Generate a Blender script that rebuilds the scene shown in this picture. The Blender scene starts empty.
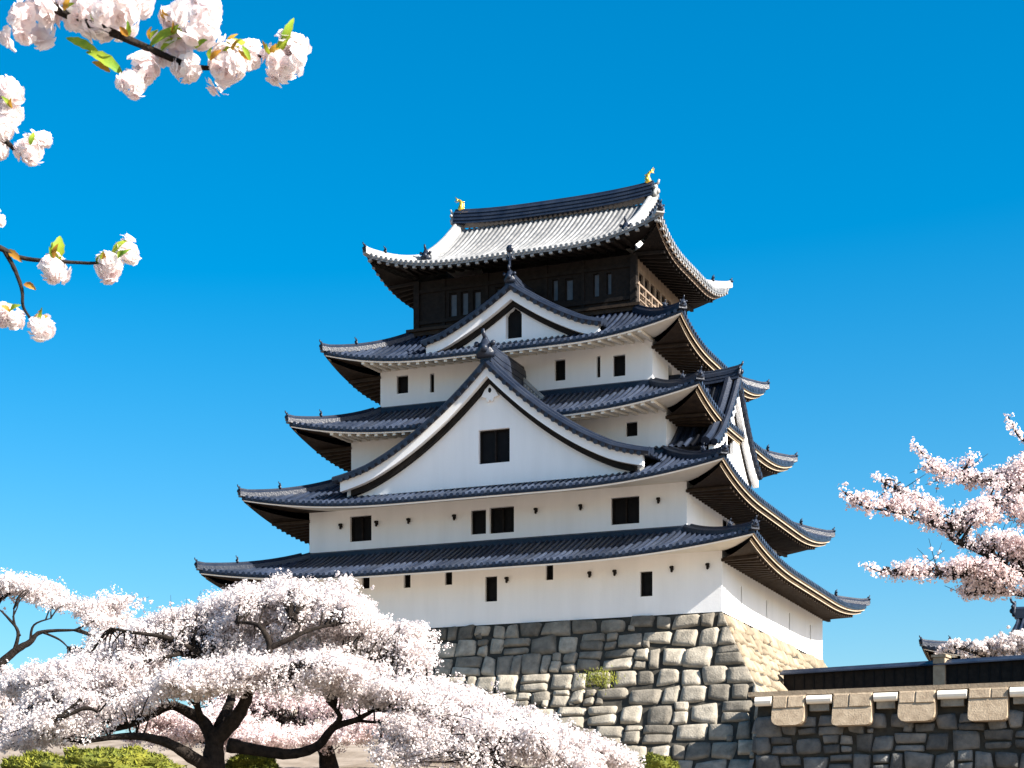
import bpy, bmesh, math, random
import numpy as np
from mathutils import Vector, Matrix, noise as mnoise
R = math.radians
PI = math.pi
sc = bpy.context.scene
COL = sc.collection
random.seed(7)
rng = np.random.default_rng(7)

# ------------------------------------------------------------------ camera, light, exposure
FPX, YH, EYE = 1891.93, 886.04, 1.6
cd = bpy.data.cameras.new('camera')
cam = bpy.data.objects.new('camera', cd); COL.objects.link(cam)
cam.location = (0, 0, EYE); cam.rotation_euler = (R(90), 0, 0)
cd.sensor_width = 36; cd.lens = FPX / 1024 * 36
cd.shift_y = (YH - 384) / 1024
cd.dof.use_dof = True; cd.dof.focus_distance = 60; cd.dof.aperture_fstop = 40
cd.clip_start = 0.05; cd.clip_end = 9000
sc.camera = cam

YAW = R(22.085); CX, CY = 1.83, 85.0
EU = Vector((math.cos(YAW), -math.sin(YAW), 0)); EV = Vector((math.sin(YAW), math.cos(YAW), 0))
SUN_EL, SUN_B = R(36), R(-7)
sd = EU * (math.cos(SUN_EL) * math.cos(SUN_B)) + EV * (math.cos(SUN_EL) * math.sin(SUN_B)) + Vector((0, 0, math.sin(SUN_EL)))
sl = bpy.data.lights.new('sun', 'SUN'); sun = bpy.data.objects.new('sun', sl); COL.objects.link(sun)
sl.energy = 5.0; sl.angle = R(0.53); sl.color = (1.0, 0.93, 0.83)
sun.rotation_euler = sd.to_track_quat('Z', 'Y').to_euler()
sun.location = (60, -20, 60)
W = bpy.data.worlds.new('World'); sc.world = W; W.use_nodes = True
wn, wl = W.node_tree.nodes, W.node_tree.links
wn.clear()
sky = wn.new('ShaderNodeTexSky'); sky.sky_type = 'NISHITA'; sky.sun_disc = False
sky.sun_elevation = SUN_EL; sky.sun_rotation = math.atan2(sd.x, sd.y)
sky.altitude = 0; sky.air_density = 1.0; sky.dust_density = 1.5; sky.ozone_density = 2.5
hs = wn.new('ShaderNodeHueSaturation'); hs.inputs['Hue'].default_value = 0.49; hs.inputs['Saturation'].default_value = 1.6; hs.inputs['Value'].default_value = 1.0
bg = wn.new('ShaderNodeBackground'); bg.inputs["Strength"].default_value = 0.067
wo = wn.new('ShaderNodeOutputWorld')
wl.new(sky.outputs[0], hs.inputs['Color']); wl.new(hs.outputs[0], bg.inputs[0]); wl.new(bg.outputs[0], wo.inputs[0])
sc.view_settings.view_transform = 'Standard'; sc.view_settings.look = 'None'
sc.view_settings.gamma = 1.0; sc.view_settings.use_curve_mapping = False
sc.view_settings.exposure = 1.58


def at(px, py, Y):
    return Vector(((px - 512) / FPX * Y, Y, (YH - py) / FPX * Y + EYE))


# ------------------------------------------------------------------ mesh helpers
class MB:
    def __init__(s):
        s.v = []; s.f = []; s.t = []          # t: one tone per vertex (natural variation between stones or tiles)
    def add(s, vs, fs, tone=0.5):
        b = len(s.v)
        s.v += [tuple(p) for p in vs]; s.f += [tuple(i + b for i in f) for f in fs]; s.t += [tone] * len(vs)
    def quad(s, a, b, c, d, tone=0.5): s.add([a, b, c, d], [(0, 1, 2, 3)], tone)
    def box(s, lo, hi, tone=0.5):
        x0, y0, z0 = lo; x1, y1, z1 = hi
        s.add([(x0,y0,z0),(x1,y0,z0),(x1,y1,z0),(x0,y1,z0),(x0,y0,z1),(x1,y0,z1),(x1,y1,z1),(x0,y1,z1)],
              [(0,3,2,1),(4,5,6,7),(0,1,5,4),(1,2,6,5),(2,3,7,6),(3,0,4,7)], tone)
    def grid(s, rows, tone=0.5, wrap=False):
        n, m = len(rows), len(rows[0]); b = len(s.v)
        for r in rows: s.v += [tuple(p) for p in r]
        s.t += [tone] * (n * m)
        for i in range(n - 1):
            for j in range(m if wrap else m - 1):
                k = (j + 1) % m
                s.f.append((b + i*m + j, b + i*m + k, b + (i+1)*m + k, b + (i+1)*m + j))
    def tube(s, pts, rad, seg=8, tone=0.5, cap=True, jit=0.0):
        pts = [Vector(p) for p in pts]
        if not hasattr(rad, '__len__'): rad = [rad] * len(pts)
        rows = []; up = None
        for i, p in enumerate(pts):
            d = (pts[min(i+1, len(pts)-1)] - pts[max(i-1, 0)])
            d = d.normalized() if d.length > 1e-9 else Vector((0,0,1))
            if up is None:
                up = Vector((0,0,1)) if abs(d.z) < .9 else Vector((1,0,0))
            sx = d.cross(up)
            sx = sx.normalized() if sx.length > 1e-6 else d.orthogonal().normalized()
            up = sx.cross(d).normalized()
            rows.append([p + (sx*math.cos(a) + up*math.sin(a)) * rad[i] * (1 + (random.uniform(-jit, jit) if jit else 0))
                         for a in [2*PI*k/seg for k in range(seg)]])
        s.grid(rows, tone, True)
        if cap:
            b = len(s.v) - len(rows)*seg
            s.f.append(tuple(b + k for k in range(seg))); e = len(s.v) - seg
            s.f.append(tuple(e + seg-1-k for k in range(seg)))
    def sweep(s, pts, prof, ups=None, tone=0.5):
        """prof: list of (side, up) points, swept along pts keeping world up; closed ends"""
        pts = [Vector(p) for p in pts]; rows = []
        for i, p in enumerate(pts):
            d = (pts[min(i+1, len(pts)-1)] - pts[max(i-1, 0)]); d.z = 0
            d = d.normalized() if d.length > 1e-9 else Vector((1,0,0))
            sx = Vector((d.y, -d.x, 0))
            rows.append([p + sx*a + Vector((0,0,b)) for a, b in prof])
        s.grid(rows, tone, True); m = len(prof)
        b = len(s.v) - len(rows)*m; e = len(s.v) - m
        s.f.append(tuple(b + k for k in range(m))); s.f.append(tuple(e + m-1-k for k in range(m)))
    def ball(s, c, r, nu=8, nv=6, tone=0.5, jit=0.0):
        c = Vector(c); r = Vector(r) if hasattr(r, '__len__') else Vector((r, r, r)); rows = []
        for i in range(nv + 1):
            th = PI * i / nv
            rows.append([c + Vector((r.x*math.sin(th)*math.cos(2*PI*j/nu), r.y*math.sin(th)*math.sin(2*PI*j/nu), r.z*math.cos(th)))
                         * 1.0 * (1) + (Vector((random.uniform(-1,1), random.uniform(-1,1), random.uniform(-1,1))) * jit if jit else Vector()) for j in range(nu)])
        s.grid(rows, tone, True)
    def prism(s, poly, f0, f1, tone=0.5):
        """poly: 2D points, f0/f1 map a 2D point to the two end points"""
        n = len(poly); a = [f0(*p) for p in poly]; b = [f1(*p) for p in poly]
        s.add(a + b, [tuple(range(n)), tuple(range(2*n-1, n-1, -1))] + [(i, n+i, n+(i+1)%n, (i+1)%n) for i in range(n)], tone)
    def build(s, name, mat, parent=None, off=(0,0,0), smooth=False, label=None):
        me = bpy.data.meshes.new(name)
        o3 = off
        me.from_pydata([(p[0]-o3[0], p[1]-o3[1], p[2]-o3[2]) for p in s.v], [], s.f)
        at_ = me.attributes.new('tone', 'FLOAT', 'POINT'); at_.data.foreach_set('value', s.t)
        me.materials.append(mat)
        if smooth: me.polygons.foreach_set('use_smooth', [True] * len(me.polygons))
        bm = bmesh.new(); bm.from_mesh(me); bmesh.ops.recalc_face_normals(bm, faces=bm.faces); bm.to_mesh(me); bm.free()
        me.update()
        o = bpy.data.objects.new(name, me); COL.objects.link(o)
        if parent: o.parent = parent
        if label: o['label'] = label
        return o


def thing(name, label, cat, loc=(0,0,0), rz=0, group=None):
    o = bpy.data.objects.new(name, None); COL.objects.link(o); o.empty_display_size = .5
    o.location = loc; o.rotation_euler = (0, 0, rz); o['label'] = label; o['category'] = cat
    if group: o['group'] = group
    return o


def soup(name, V, nper, mat, parent=None, tone=None, nor=None):
    """V: (n, nper, 3) array of separate polygons"""
    n = V.shape[0]; me = bpy.data.meshes.new(name)
    me.vertices.add(n*nper); me.vertices.foreach_set('co', V.reshape(-1).astype(np.float32))
    me.loops.add(n*nper); me.loops.foreach_set('vertex_index', np.arange(n*nper, dtype=np.int32))
    me.polygons.add(n); me.polygons.foreach_set('loop_start', np.arange(0, n*nper, nper, dtype=np.int32))
    me.polygons.foreach_set('loop_total', np.full(n, nper, dtype=np.int32))
    if tone is not None:
        a = me.attributes.new('tone', 'FLOAT', 'POINT'); a.data.foreach_set('value', np.repeat(tone, nper).astype(np.float32))
    me.update(calc_edges=True)
    if nor is not None:
        a = me.attributes.new('custom_normal', 'FLOAT_VECTOR', 'POINT'); a.data.foreach_set('vector', np.repeat(nor, nper, 0).astype(np.float32).reshape(-1))
    me.materials.append(mat)
    o = bpy.data.objects.new(name, me); COL.objects.link(o)
    if parent: o.parent = parent
    return o


# ------------------------------------------------------------------ materials
def mat(name, c1, c2=None, rough=.8, scale=4.0, bump=0.0, bscale=None, tone=0.0, metal=0.0, spec=.5, streak=False, trans=0.0, detail=6):
    m = bpy.data.materials.new(name); m.use_nodes = True
    N, L = m.node_tree.nodes, m.node_tree.links
    b = N['Principled BSDF']; b.inputs['Roughness'].default_value = rough; b.inputs['Metallic'].default_value = metal
    b.inputs['Specular IOR Level'].default_value = .12 if trans else spec
    tc = N.new('ShaderNodeTexCoord')
    vec = tc.outputs['Object']
    if streak:
        mp = N.new('ShaderNodeMapping'); mp.inputs['Scale'].default_value = (1, 1, .12); L.new(vec, mp.inputs[0]); vec = mp.outputs[0]
    nz = N.new('ShaderNodeTexNoise'); nz.inputs['Scale'].default_value = scale; nz.inputs['Detail'].default_value = detail
    nz.inputs['Roughness'].default_value = .62
    L.new(vec, nz.inputs['Vector'])
    rp = N.new('ShaderNodeValToRGB'); rp.color_ramp.elements[0].position = .33; rp.color_ramp.elements[1].position = .68
    rp.color_ramp.elements[0].color = (*c1, 1); rp.color_ramp.elements[1].color = (*(c2 or c1), 1)
    L.new(nz.outputs['Fac'], rp.inputs[0]); col = rp.outputs[0]
    if tone:
        at_ = N.new('ShaderNodeAttribute'); at_.attribute_name = 'tone'
        ma = N.new('ShaderNodeMapRange'); ma.inputs['To Min'].default_value = 1 - tone; ma.inputs['To Max'].default_value = 1 + tone
        L.new(at_.outputs['Fac'], ma.inputs['Value'])
        mx = N.new('ShaderNodeVectorMath'); mx.operation = 'SCALE'
        L.new(col, mx.inputs[0]); L.new(ma.outputs[0], mx.inputs['Scale']); col = mx.outputs[0]
    L.new(col, b.inputs['Base Color'])
    if bump:
        n2 = N.new('ShaderNodeTexNoise'); n2.inputs['Scale'].default_value = bscale or scale*4; n2.inputs['Detail'].default_value = 8
        L.new(tc.outputs['Object'], n2.inputs['Vector'])
        bp = N.new('ShaderNodeBump'); bp.inputs['Strength'].default_value = bump; bp.inputs['Distance'].default_value = .05
        L.new(n2.outputs['Fac'], bp.inputs['Height']); L.new(bp.outputs[0], b.inputs['Normal'])
    if trans:
        tr = N.new('ShaderNodeBsdfTranslucent'); L.new(col, tr.inputs['Color'])
        ms = N.new('ShaderNodeMixShader'); ms.inputs[0].default_value = trans
        L.new(b.outputs[0], ms.inputs[1]); L.new(tr.outputs[0], ms.inputs[2]); L.new(ms.outputs[0], N['Material Output'].inputs[0])
    return m


M = dict(
    plaster=mat('white_plaster', (.83,.83,.83), (.915,.915,.915), .85, 1.1, .12, 22, streak=True, detail=9),
    cream=mat('cream_plaster', (.74,.69,.60), (.82,.77,.68), .85, 2, .1, 20),
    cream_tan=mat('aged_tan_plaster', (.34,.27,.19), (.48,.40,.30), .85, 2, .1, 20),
    tile=mat('roof_tile', (.008,.013,.027), (.023,.030,.047), .38, 1.3, .25, 14, tone=.9, spec=.28),
    tile_pale=mat('pale_ridge_tile', (.20,.205,.21), (.36,.36,.355), .55, 3, .2, 12, tone=.2),
    tile_end=mat('eave_tile_end', (.16,.165,.17), (.34,.34,.33), .6, 9, 0, tone=.5),
    wood=mat('dark_timber', (.009,.0075,.007), (.02,.016,.014), .7, 5, .2, 30, spec=.12),
    brown=mat('brown_timber', (.022,.015,.011), (.05,.034,.023), .75, 4, .2, 30, spec=.15),
    tan=mat('sunlit_tan_timber', (.16,.115,.08), (.27,.20,.145), .75, 3, .2, 25),  # lighter copy of the dark timber, sun on the right side painted in
    black=mat('dark_interior', (.006,.006,.007), (.01,.01,.011), .6, 3, spec=.1),
    pane=mat('grey_window_panel', (.06,.065,.08), (.10,.105,.12), .4, 3),
    gold=mat('gilt_metal', (.95,.62,.10), (.75,.42,.05), .3, 12, .1, 30, metal=.75),
    stone=mat('grey_stone', (.14,.125,.10), (.32,.285,.23), .85, 2.2, .6, 16, tone=.5),
    stone_shaded=mat('shade_darkened_stone', (.065,.068,.07), (.16,.155,.145), .85, 2.2, .6, 16, tone=.5),  # darker copy of the grey stone, parapet's shade put into the colour
    stone_tan=mat('tan_stone', (.19,.15,.10), (.32,.26,.18), .85, 2.4, .5, 16, tone=.28),
    joint=mat('dark_joint_earth', (.02,.018,.014), (.05,.045,.035), .95, 3, .3, 12),
    coping=mat('tan_coping_stone', (.24,.18,.12), (.38,.30,.21), .85, 3.5, .4, 18, tone=.15),
    bark=mat('cherry_bark', (.010,.008,.007), (.032,.025,.021), .9, 9, .6, 30, spec=.1),
    blossom=mat('pale_pink_blossom', (.76,.69,.68), (.85,.80,.79), .7, 1.5, tone=.06, trans=.35),
    blossom_pink=mat('pink_blossom', (.82,.685,.68), (.88,.80,.79), .7, 1.5, tone=.06, trans=.35),
    petal=mat('white_pink_petal', (.91,.79,.79), (.93,.92,.91), .6, 34, tone=.05, trans=.5),
    leaf=mat('young_green_leaf', (.13,.27,.03), (.36,.42,.04), .5, 30, trans=.35),
    leaf_rust=mat('young_bronze_leaf', (.40,.17,.03), (.46,.28,.04), .5, 30, trans=.35),
    moss=mat('yellow_green_moss', (.06,.085,.006), (.20,.20,.014), .9, 2.5, .5, 20, tone=.35),
    ground=mat('earth_with_petals', (.115,.085,.055), (.29,.24,.195), .95, .8, .4, 6, detail=10),
)

# ------------------------------------------------------------------ roofs
PITCH = 0.30


class Roof:
    """A curved tiled roof of four slopes, in the local frame of its thing."""
    def __init__(s, ex, ey, ze, lift, ix, iy, zi, walls, off, cx=0, cy=0, irimoya=None, bow=.72, pitch=.27):
        s.pitch = pitch
        s.ex, s.ey, s.ze, s.lift, s.ix, s.iy, s.zi, s.w, s.off, s.cx, s.cy, s.iri, s.bow = ex, ey, ze, lift, ix, iy, zi, walls, off, cx, cy, irimoya, bow
    def c(s, q): return max(0.0, (abs(q) - .30) / .70) ** 2.3
    def z(s, q, t):
        tg = s.iri['tg'] if s.iri else 1.0
        g = s.bow * t + (1 - s.bow) * t * t
        return s.ze + (s.zi - s.ze) * g + s.lift * s.c(q) * max(0.0, 1 - t / tg) ** 1.5
    def P(s, side, a, out, z):
        x, y = {0: (a, -out), 1: (out, a), 2: (-a, out), 3: (-out, -a)}[side]
        return (s.cx + x, s.cy + y, z)
    def dims(s, side):
        """half length at the eave and at the top of the hip, outward at the eave and there"""
        if side % 2 == 0: return s.ex, s.ix, s.ey, s.iy
        return s.ey, s.iy, s.ex, s.ix
    def face(s, side):
        Ae, Ai, Oe, Oi = s.dims(side)
        if s.iri:
            tg, gx = s.iri['tg'], s.iri['gx']
            if side % 2 == 0:
                out = lambda t: s.ey * (1 - t)
                wid = lambda t: s.ex + (gx - s.ex) * min(t / tg, 1)
                def tmax(a): return 1.0 if abs(a) <= gx else tg * (s.ex - abs(a)) / (s.ex - gx)
            else:
                gy = s.ey * (1 - tg)
                out = lambda t: s.ex + (gx - s.ex) * t / tg
                wid = lambda t: s.ey + (gy - s.ey) * t / tg
                def tmax(a): return min(tg * 1.25, tg * (s.ey - abs(a)) / (s.ey - gy))
        else:
            out = lambda t: Oe + (Oi - Oe) * t
            wid = lambda t: Ae + (Ai - Ae) * t
            def tmax(a): return 1.0 if abs(a) <= Ai else (Ae - abs(a)) / (Ae - Ai)
        return out, wid, tmax, Ae
    def surf(s, side, a, t):
        out, wid, tmax, Ae = s.face(side)
        return s.P(side, a, out(t), s.z(a / max(wid(t), 1e-6), t))
    def make(s, parent, mats, seg=12):
        tiles, edge, band, lip = MB(), MB(), [MB() for _ in range(4)], [MB() for _ in range(4)]
        ends = []
        for side in range(4):
            out, wid, tmax, Ae = s.face(side)
            n = int(round(2 * Ae / s.pitch)); xs = [-Ae + 2*Ae*i/n for i in range(n + 1)]
            rows = []
            for a in xs:
                tm = max(tmax(a), 0)
                rows.append([s.P(side, a, out(t), s.z(a/max(wid(t),1e-6), t)) for t in [tm*j/seg for j in range(seg+1)]])
            tiles.grid(rows, .15)
            for a in xs[1:-1]:
                tm = tmax(a) * .995
                if tm < .02: continue
                tone = random.uniform(.45, 1)
                rr = .28*s.pitch; prof = [(-rr, -.01), (-rr*.8, rr*.6), (-rr*.3, rr), (rr*.3, rr), (rr*.8, rr*.6), (rr, -.01)]
                m = max(2, int(seg * tm)); b = []
                for j in range(m + 1):
                    t = tm*j/m
                    if j == 0: t = -.012
                    w_ = max(wid(max(t,0)), 1e-6)
                    b.append([s.P(side, a + da, out(t), s.z(min(1, abs(a+da)/w_), max(t, 0)) + dz) for da, dz in prof])
                tiles.grid(b, tone)
                # round end tile at the eave
                e0 = [s.P(side, a + .085*math.cos(q), Oe_(out) + .05, s.z(a/Ae, 0) + .02 + .085*math.sin(q)) for q in [2*PI*k/8 for k in range(8)]]
                tiles.add(e0, [tuple(range(8))], random.uniform(.7, 1.3))
            # eave edge: dark tile edge, then a pale lip and a timber lip, each set further in
            prev = [s.P(side, a, out(0), s.z(a/Ae, 0)) for a in xs]
            z0_ = 0
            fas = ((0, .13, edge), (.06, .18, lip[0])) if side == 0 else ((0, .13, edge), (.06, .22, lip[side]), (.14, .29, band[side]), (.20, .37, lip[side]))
            for k, (inset, drop, mb) in enumerate(fas):
                o_ = out(0) - inset; sc_ = (Ae - inset) / Ae
                top = [s.P(side, a*sc_, o_, s.z(a/Ae, 0) - z0_) for a in xs]
                bot = [s.P(side, a*sc_, o_, s.z(a/Ae, 0) - drop) for a in xs]
                if k: mb.grid([prev, top])
                mb.grid([top, bot]); prev = bot; z0_ = drop
            # soffit
            wa, wo = (s.w[0], s.w[1]) if side % 2 == 0 else (s.w[1], s.w[0])
            up_ = .34 if side == 0 else .05; dz_, in_ = (.18, .06) if side == 0 else (.37, .20)
            def row(j, aa):
                u = j / 6
                o_ = (out(0) - in_) * (1-u) + (wo - .03) * u; A_ = (Ae - in_) * (1-u) + (wa - .03) * u
                return [s.P(side, a/Ae*A_, o_, s.ze + s.lift*s.c(a/Ae)*(1-u)**1.5 - dz_ + (up_ + dz_ - .1)*u) for a in aa]
            cutx = -Ae*.86 if side == 0 else -Ae - 1  # front soffit's left end takes the dark side colour to paint corner shade
            for aa, mb in (([a for a in xs if a >= cutx], band[side]), ([a for a in xs if a <= cutx + 2*Ae/n], band[3])):
                if len(aa) > 1: mb.grid([row(j, aa) for j in range(7)])
            # rafters
            nr = int(2 * wa / .42) if (side or mats.get('rafters', True)) else -1
            rf = band[side]
            for i in range(nr + 1):
                a = -wa + 2*wa*i/nr
                q = abs(a) / Ae
                for side_a in ((a),):
                    za = s.ze + s.lift*s.c(q) - (.16 if side == 0 else .36); zb = s.ze + (.20 if side == 0 else -.08)
                    p = [s.P(side, a + da, o_, zz + dz) for o_, zz in ((out(0) - (.12 if side == 0 else .30), za), (wo - .02, zb)) for da, dz in ((-.07,0),(.07,0),(.07,-.11),(-.07,-.11))]
                    rf.add(p, [(0,1,2,3),(7,6,5,4),(0,4,5,1),(1,5,6,2),(2,6,7,3),(3,7,4,0)])
            if mats.get('rafter_end') and side != 2:
                for i in range(int(2*Ae/.42) + 1):
                    a = -Ae + .15 + (2*Ae - .3) * i / int(2*Ae/.42)
                    zc = s.z(a/Ae, 0) - .18; re_ = MB()
                    lo = s.P(side, a - .07, out(0) - .01, zc - .05); hi = s.P(side, a + .07, out(0) - .16, zc + .04)
                    re_.box([min(p, q) for p, q in zip(lo, hi)], [max(p, q) for p, q in zip(lo, hi)]); ends.append(re_)
        roof = tiles.build('roof', mats['tile'], parent, s.off)
        edge.build('eave_edge', mats['tile'], roof, s.off)
        for e_ in ends: e_.build('rafter_end', M['tile_pale'], roof, s.off)
        for k, mt in enumerate(mats['lip']): lip[k].build('eave_lip', mt, roof, s.off)
        for k, mt in enumerate(mats['soffit']):
            band[k].build('eave_soffit', mt, roof, s.off)
        return roof
    def hips(s, roof, mats, which=(0,1,2,3), th=1.0):
        for k in which:                                      # hip between side k and side k+1
            out, wid, tmax, Ae = s.face(k)
            tg = s.iri['tg'] if s.iri else 1.0
            pts = []
            for j in range(15):
                t = -.02 + (tg * th + .02) * j / 14
                tt = max(t, 0)
                p = Vector(s.P(k, wid(tt), out(tt), s.z(1, tt) + .02))
                pts.append(p)
            d0 = (pts[0] - pts[2]); d0.z = 0; d0.normalize()
            pts[0] = pts[0] + d0*.10 + Vector((0,0,.05))
            mb = MB(); mb.sweep(pts, [(-.18,-.06),(-.16,.14),(-.09,.22),(.09,.22),(.16,.14),(.18,-.06)])
            mb.tube([p + Vector((0,0,.23)) for p in pts[:-1]], .08, 6)
            hr = mb.build('hip_ridge', mats['ridge'], roof, s.off)
            ridge_end(pts[0] + Vector((0,0,.12)), d0, .22, hr, s.off)
            ridge_end(pts[5] + Vector((0,0,.34)), d0, .17, hr, s.off)
    def top_band(s, roof, mats):
        mb = MB()
        for side in range(4):
            out, wid, tmax, Ae = s.face(side)
            w_ = wid(1); o_ = out(1)
            p = [s.P(side, a, oo, s.zi + dz) for a in (-w_-.14, w_+.14) for oo, dz in ((o_-.02,-.1),(o_+.16,-.1),(o_+.14,.13),(o_+.04,.2),(o_-.02,.2))]
            mb.add(p, [(0,1,2,3,4),(9,8,7,6,5),(0,5,6,1),(1,6,7,2),(2,7,8,3),(3,8,9,4),(4,9,5,0)])
        mb.build('wall_junction_tiles', mats['ridge'], roof, s.off)


def Oe_(out): return out(0)


def ridge_end(p, d, h, parent, off, matl=None):
    """an ogre-face end tile: shield plate with two curls, a crest and a boss"""
    mb = MB(); d = Vector((d.x, d.y, 0)).normalized(); sx = Vector((-d.y, d.x, 0)); up = Vector((0,0,1))
    poly = [(-.62,-.45),(-.72,-.1),(-.5,.18),(-.55,.5),(-.3,.62),(-.16,.9),(0,1.15),(.16,.9),(.3,.62),(.55,.5),(.5,.18),(.72,-.1),(.62,-.45)]
    mb.prism(poly, lambda a, b: p + sx*a*h + up*b*h - d*h*.14, lambda a, b: p + sx*a*h*.9 + up*b*h*.95 + d*h*.2)
    mb.ball(p + d*h*.22 + up*h*.15, (h*.3, h*.3, h*.3), 8, 6)
    for q in (-1, 1): mb.ball(p + d*h*.1 + sx*q*h*.62 + up*h*.5, h*.2, 6, 5)
    mb.tube([p + up*h*.8 - d*h*.1, p + up*h*1.1 + d*h*.3, p + up*h*1.45 + d*h*.42], [h*.17, h*.15, h*.10], 6)
    return mb.build('ridge_end_tile', matl or M['tile'], parent, off, True)


def face_with_holes(mb, fn, a0, a1, z0, z1, holes, depth):
    """fn(a, z, inward) -> point; rectangular holes with reveals"""
    As = sorted(set([a0, a1] + [h[0] for h in holes] + [h[2] for h in holes])); Zs = sorted(set([z0, z1] + [h[1] for h in holes] + [h[3] for h in holes]))
    for i in range(len(As) - 1):
        for j in range(len(Zs) - 1):
            ac, zc = (As[i]+As[i+1])/2, (Zs[j]+Zs[j+1])/2
            if any(h[0] < ac < h[2] and h[1] < zc < h[3] for h in holes): continue
            mb.quad(fn(As[i],Zs[j],0), fn(As[i+1],Zs[j],0), fn(As[i+1],Zs[j+1],0), fn(As[i],Zs[j+1],0))
    for h in holes:
        c = [(h[0],h[1]),(h[2],h[1]),(h[2],h[3]),(h[0],h[3])]
        for k in range(4):
            p, q = c[k], c[(k+1) % 4]
            mb.quad(fn(*p,0), fn(*q,0), fn(*q,depth), fn(*p,depth))


def window(fn, h, depth, parent, off, leaves=1, frame=None, pane=None, bars=0):
    a0, z0, a1, z1 = h; f = MB(); e = .05
    def bar(p0, q0, p1, q1, d0, d1):
        v = [fn(a, z, d) for d in (d0, d1) for a, z in ((p0,q0),(p1,q0),(p1,q1),(p0,q1))]
        f.add(v, [(0,1,2,3),(7,6,5,4),(0,4,5,1),(1,5,6,2),(2,6,7,3),(3,7,4,0)])
    d0, d1 = depth*.55, depth*.95
    if a1 - a0 > .3:
        bar(a0+.002, z0+.002, a0+e, z1-.002, d0, d1); bar(a1-e, z0+.002, a1-.002, z1-.002, d0, d1)
        bar(a0+e, z0+.002, a1-e, z0+e, d0, d1); bar(a0+e, z1-e, a1-e, z1-.002, d0, d1)
        for k in range(1, leaves):
            m = a0 + (a1-a0)*k/leaves; bar(m-.03, z0+e, m+.03, z1-e, d0*.9, d1)
    for k in range(bars):
        m = a0 + (a1-a0)*(k+1)/(bars+1); bar(m-.025, z0, m+.025, z1, d0+.02, d1-.02)
    if not f.v: bar(a0+.002, z0+.002, a0+.03, z1-.002, d0, d1)
    w = f.build('window', frame or M['wood'], parent, off)
    g = MB(); g.quad(fn(a0,z0,depth), fn(a1,z0,depth), fn(a1,z1,depth), fn(a0,z1,depth))
    g.build('pane', pane or M['black'], w, off)
    return w


# ------------------------------------------------------------------ the castle keep
ZB = 12.2
keep = thing('castle_keep', 'tall white plastered castle keep with five tiers of dark curved tile roofs', 'castle', (CX, CY, ZB), -YAW)
KO = (0, 0, ZB)
WL = [(10.3,8.67),(8.45,7.24),(7.16,5.82),(6.24,4.82),(5.03,3.59)]
EAVE = [(12.02,10.39,14.33,.62),(10.56,9.35,17.42,.70),(9.13,7.79,20.78,.70),(8.07,6.65,24.0,.72),(6.69,5.25,28.38,.82)]
TOP = [15.72, 19.25, 22.35, 25.9, 31.65]
WIN = {0: [(-5.22,14.0,-4.86,14.6),(-3.29,13.92,-2.98,14.55),(-1.43,13.93,-1.10,14.46),(.36,13.14,.89,14.16),(3.0,13.86,3.32,14.46),(6.97,12.97,7.48,13.95)],
       1: [(-6.5,16.28,-5.48,17.36),(-.88,16.2,-.2,17.2),(-.04,16.18,1.05,17.25),(5.27,16.16,6.47,17.25)],
       2: [(5.42,20.02,5.92,20.6)],
       3: [(-5.45,23.08,-4.9,23.85),(-3.86,22.98,-3.66,23.8),(1.92,22.9,2.4,23.78),(3.80,22.86,3.96,23.76),(4.52,22.82,5.06,23.7)]}
CR = [0, 0, 0, 0]
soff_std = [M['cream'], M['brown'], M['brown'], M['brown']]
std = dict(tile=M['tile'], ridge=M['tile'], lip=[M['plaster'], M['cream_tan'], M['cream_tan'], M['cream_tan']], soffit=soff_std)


def fr(y):  return lambda a, z, i: (a, -y + i, z)
def rt(x):  return lambda a, z, i: (x - i, a, z)
def bk(y):  return lambda a, z, i: (-a, y - i, z)
def lf(x):  return lambda a, z, i: (-x + i, -a, z)


roofs = []
for n in range(4):
    wx, wy = WL[n]; zb = ZB if n == 0 else TOP[n-1] - .15; zt = EAVE[n][2] + .27
    if n == 0: zb = ZB + .003
    mb = MB(); hol = WIN[n]
    rholes = []
    if n == 0: rholes = [(-5.9,12.75,-5.72,13.6),(-1.9,12.75,-1.72,13.6),(2.1,12.75,2.28,13.6),(6.1,12.75,6.28,13.6)]
    if n == 1: rholes = [(-2.0,16.4,-.9,17.2),(3.0,16.4,4.1,17.2)]
    if n == 3: rholes = [(-2.6,22.9,-2.1,23.7),(1.6,22.9,2.1,23.7)]
    face_with_holes(mb, fr(wy), -wx, wx, zb, zt, hol, .28)
    face_with_holes(mb, rt(wx), -wy, wy, zb, zt, rholes, .28)
    face_with_holes(mb, bk(wy), -wx, wx, zb, zt, [], .28)
    face_with_holes(mb, lf(wx), -wy, wy, zb, zt, [], .28)
    wall = mb.build('wall', M['plaster'], keep, KO)
    for h in hol: window(fr(wy), h, .26, keep, KO, leaves=2 if h[2]-h[0] > .8 else 1)
    for h in rholes: window(rt(wx), h, .26, keep, KO, leaves=2 if h[2]-h[0] > .8 else 1)
    ex, ey, ze, lift = EAVE[n]
    nx, ny = WL[n+1]
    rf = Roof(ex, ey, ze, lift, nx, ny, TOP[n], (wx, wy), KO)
    ro = rf.make(keep, dict(std, rafters=n > 1)); rf.hips(ro, std); rf.top_band(ro, std); roofs.append((rf, ro))

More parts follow.
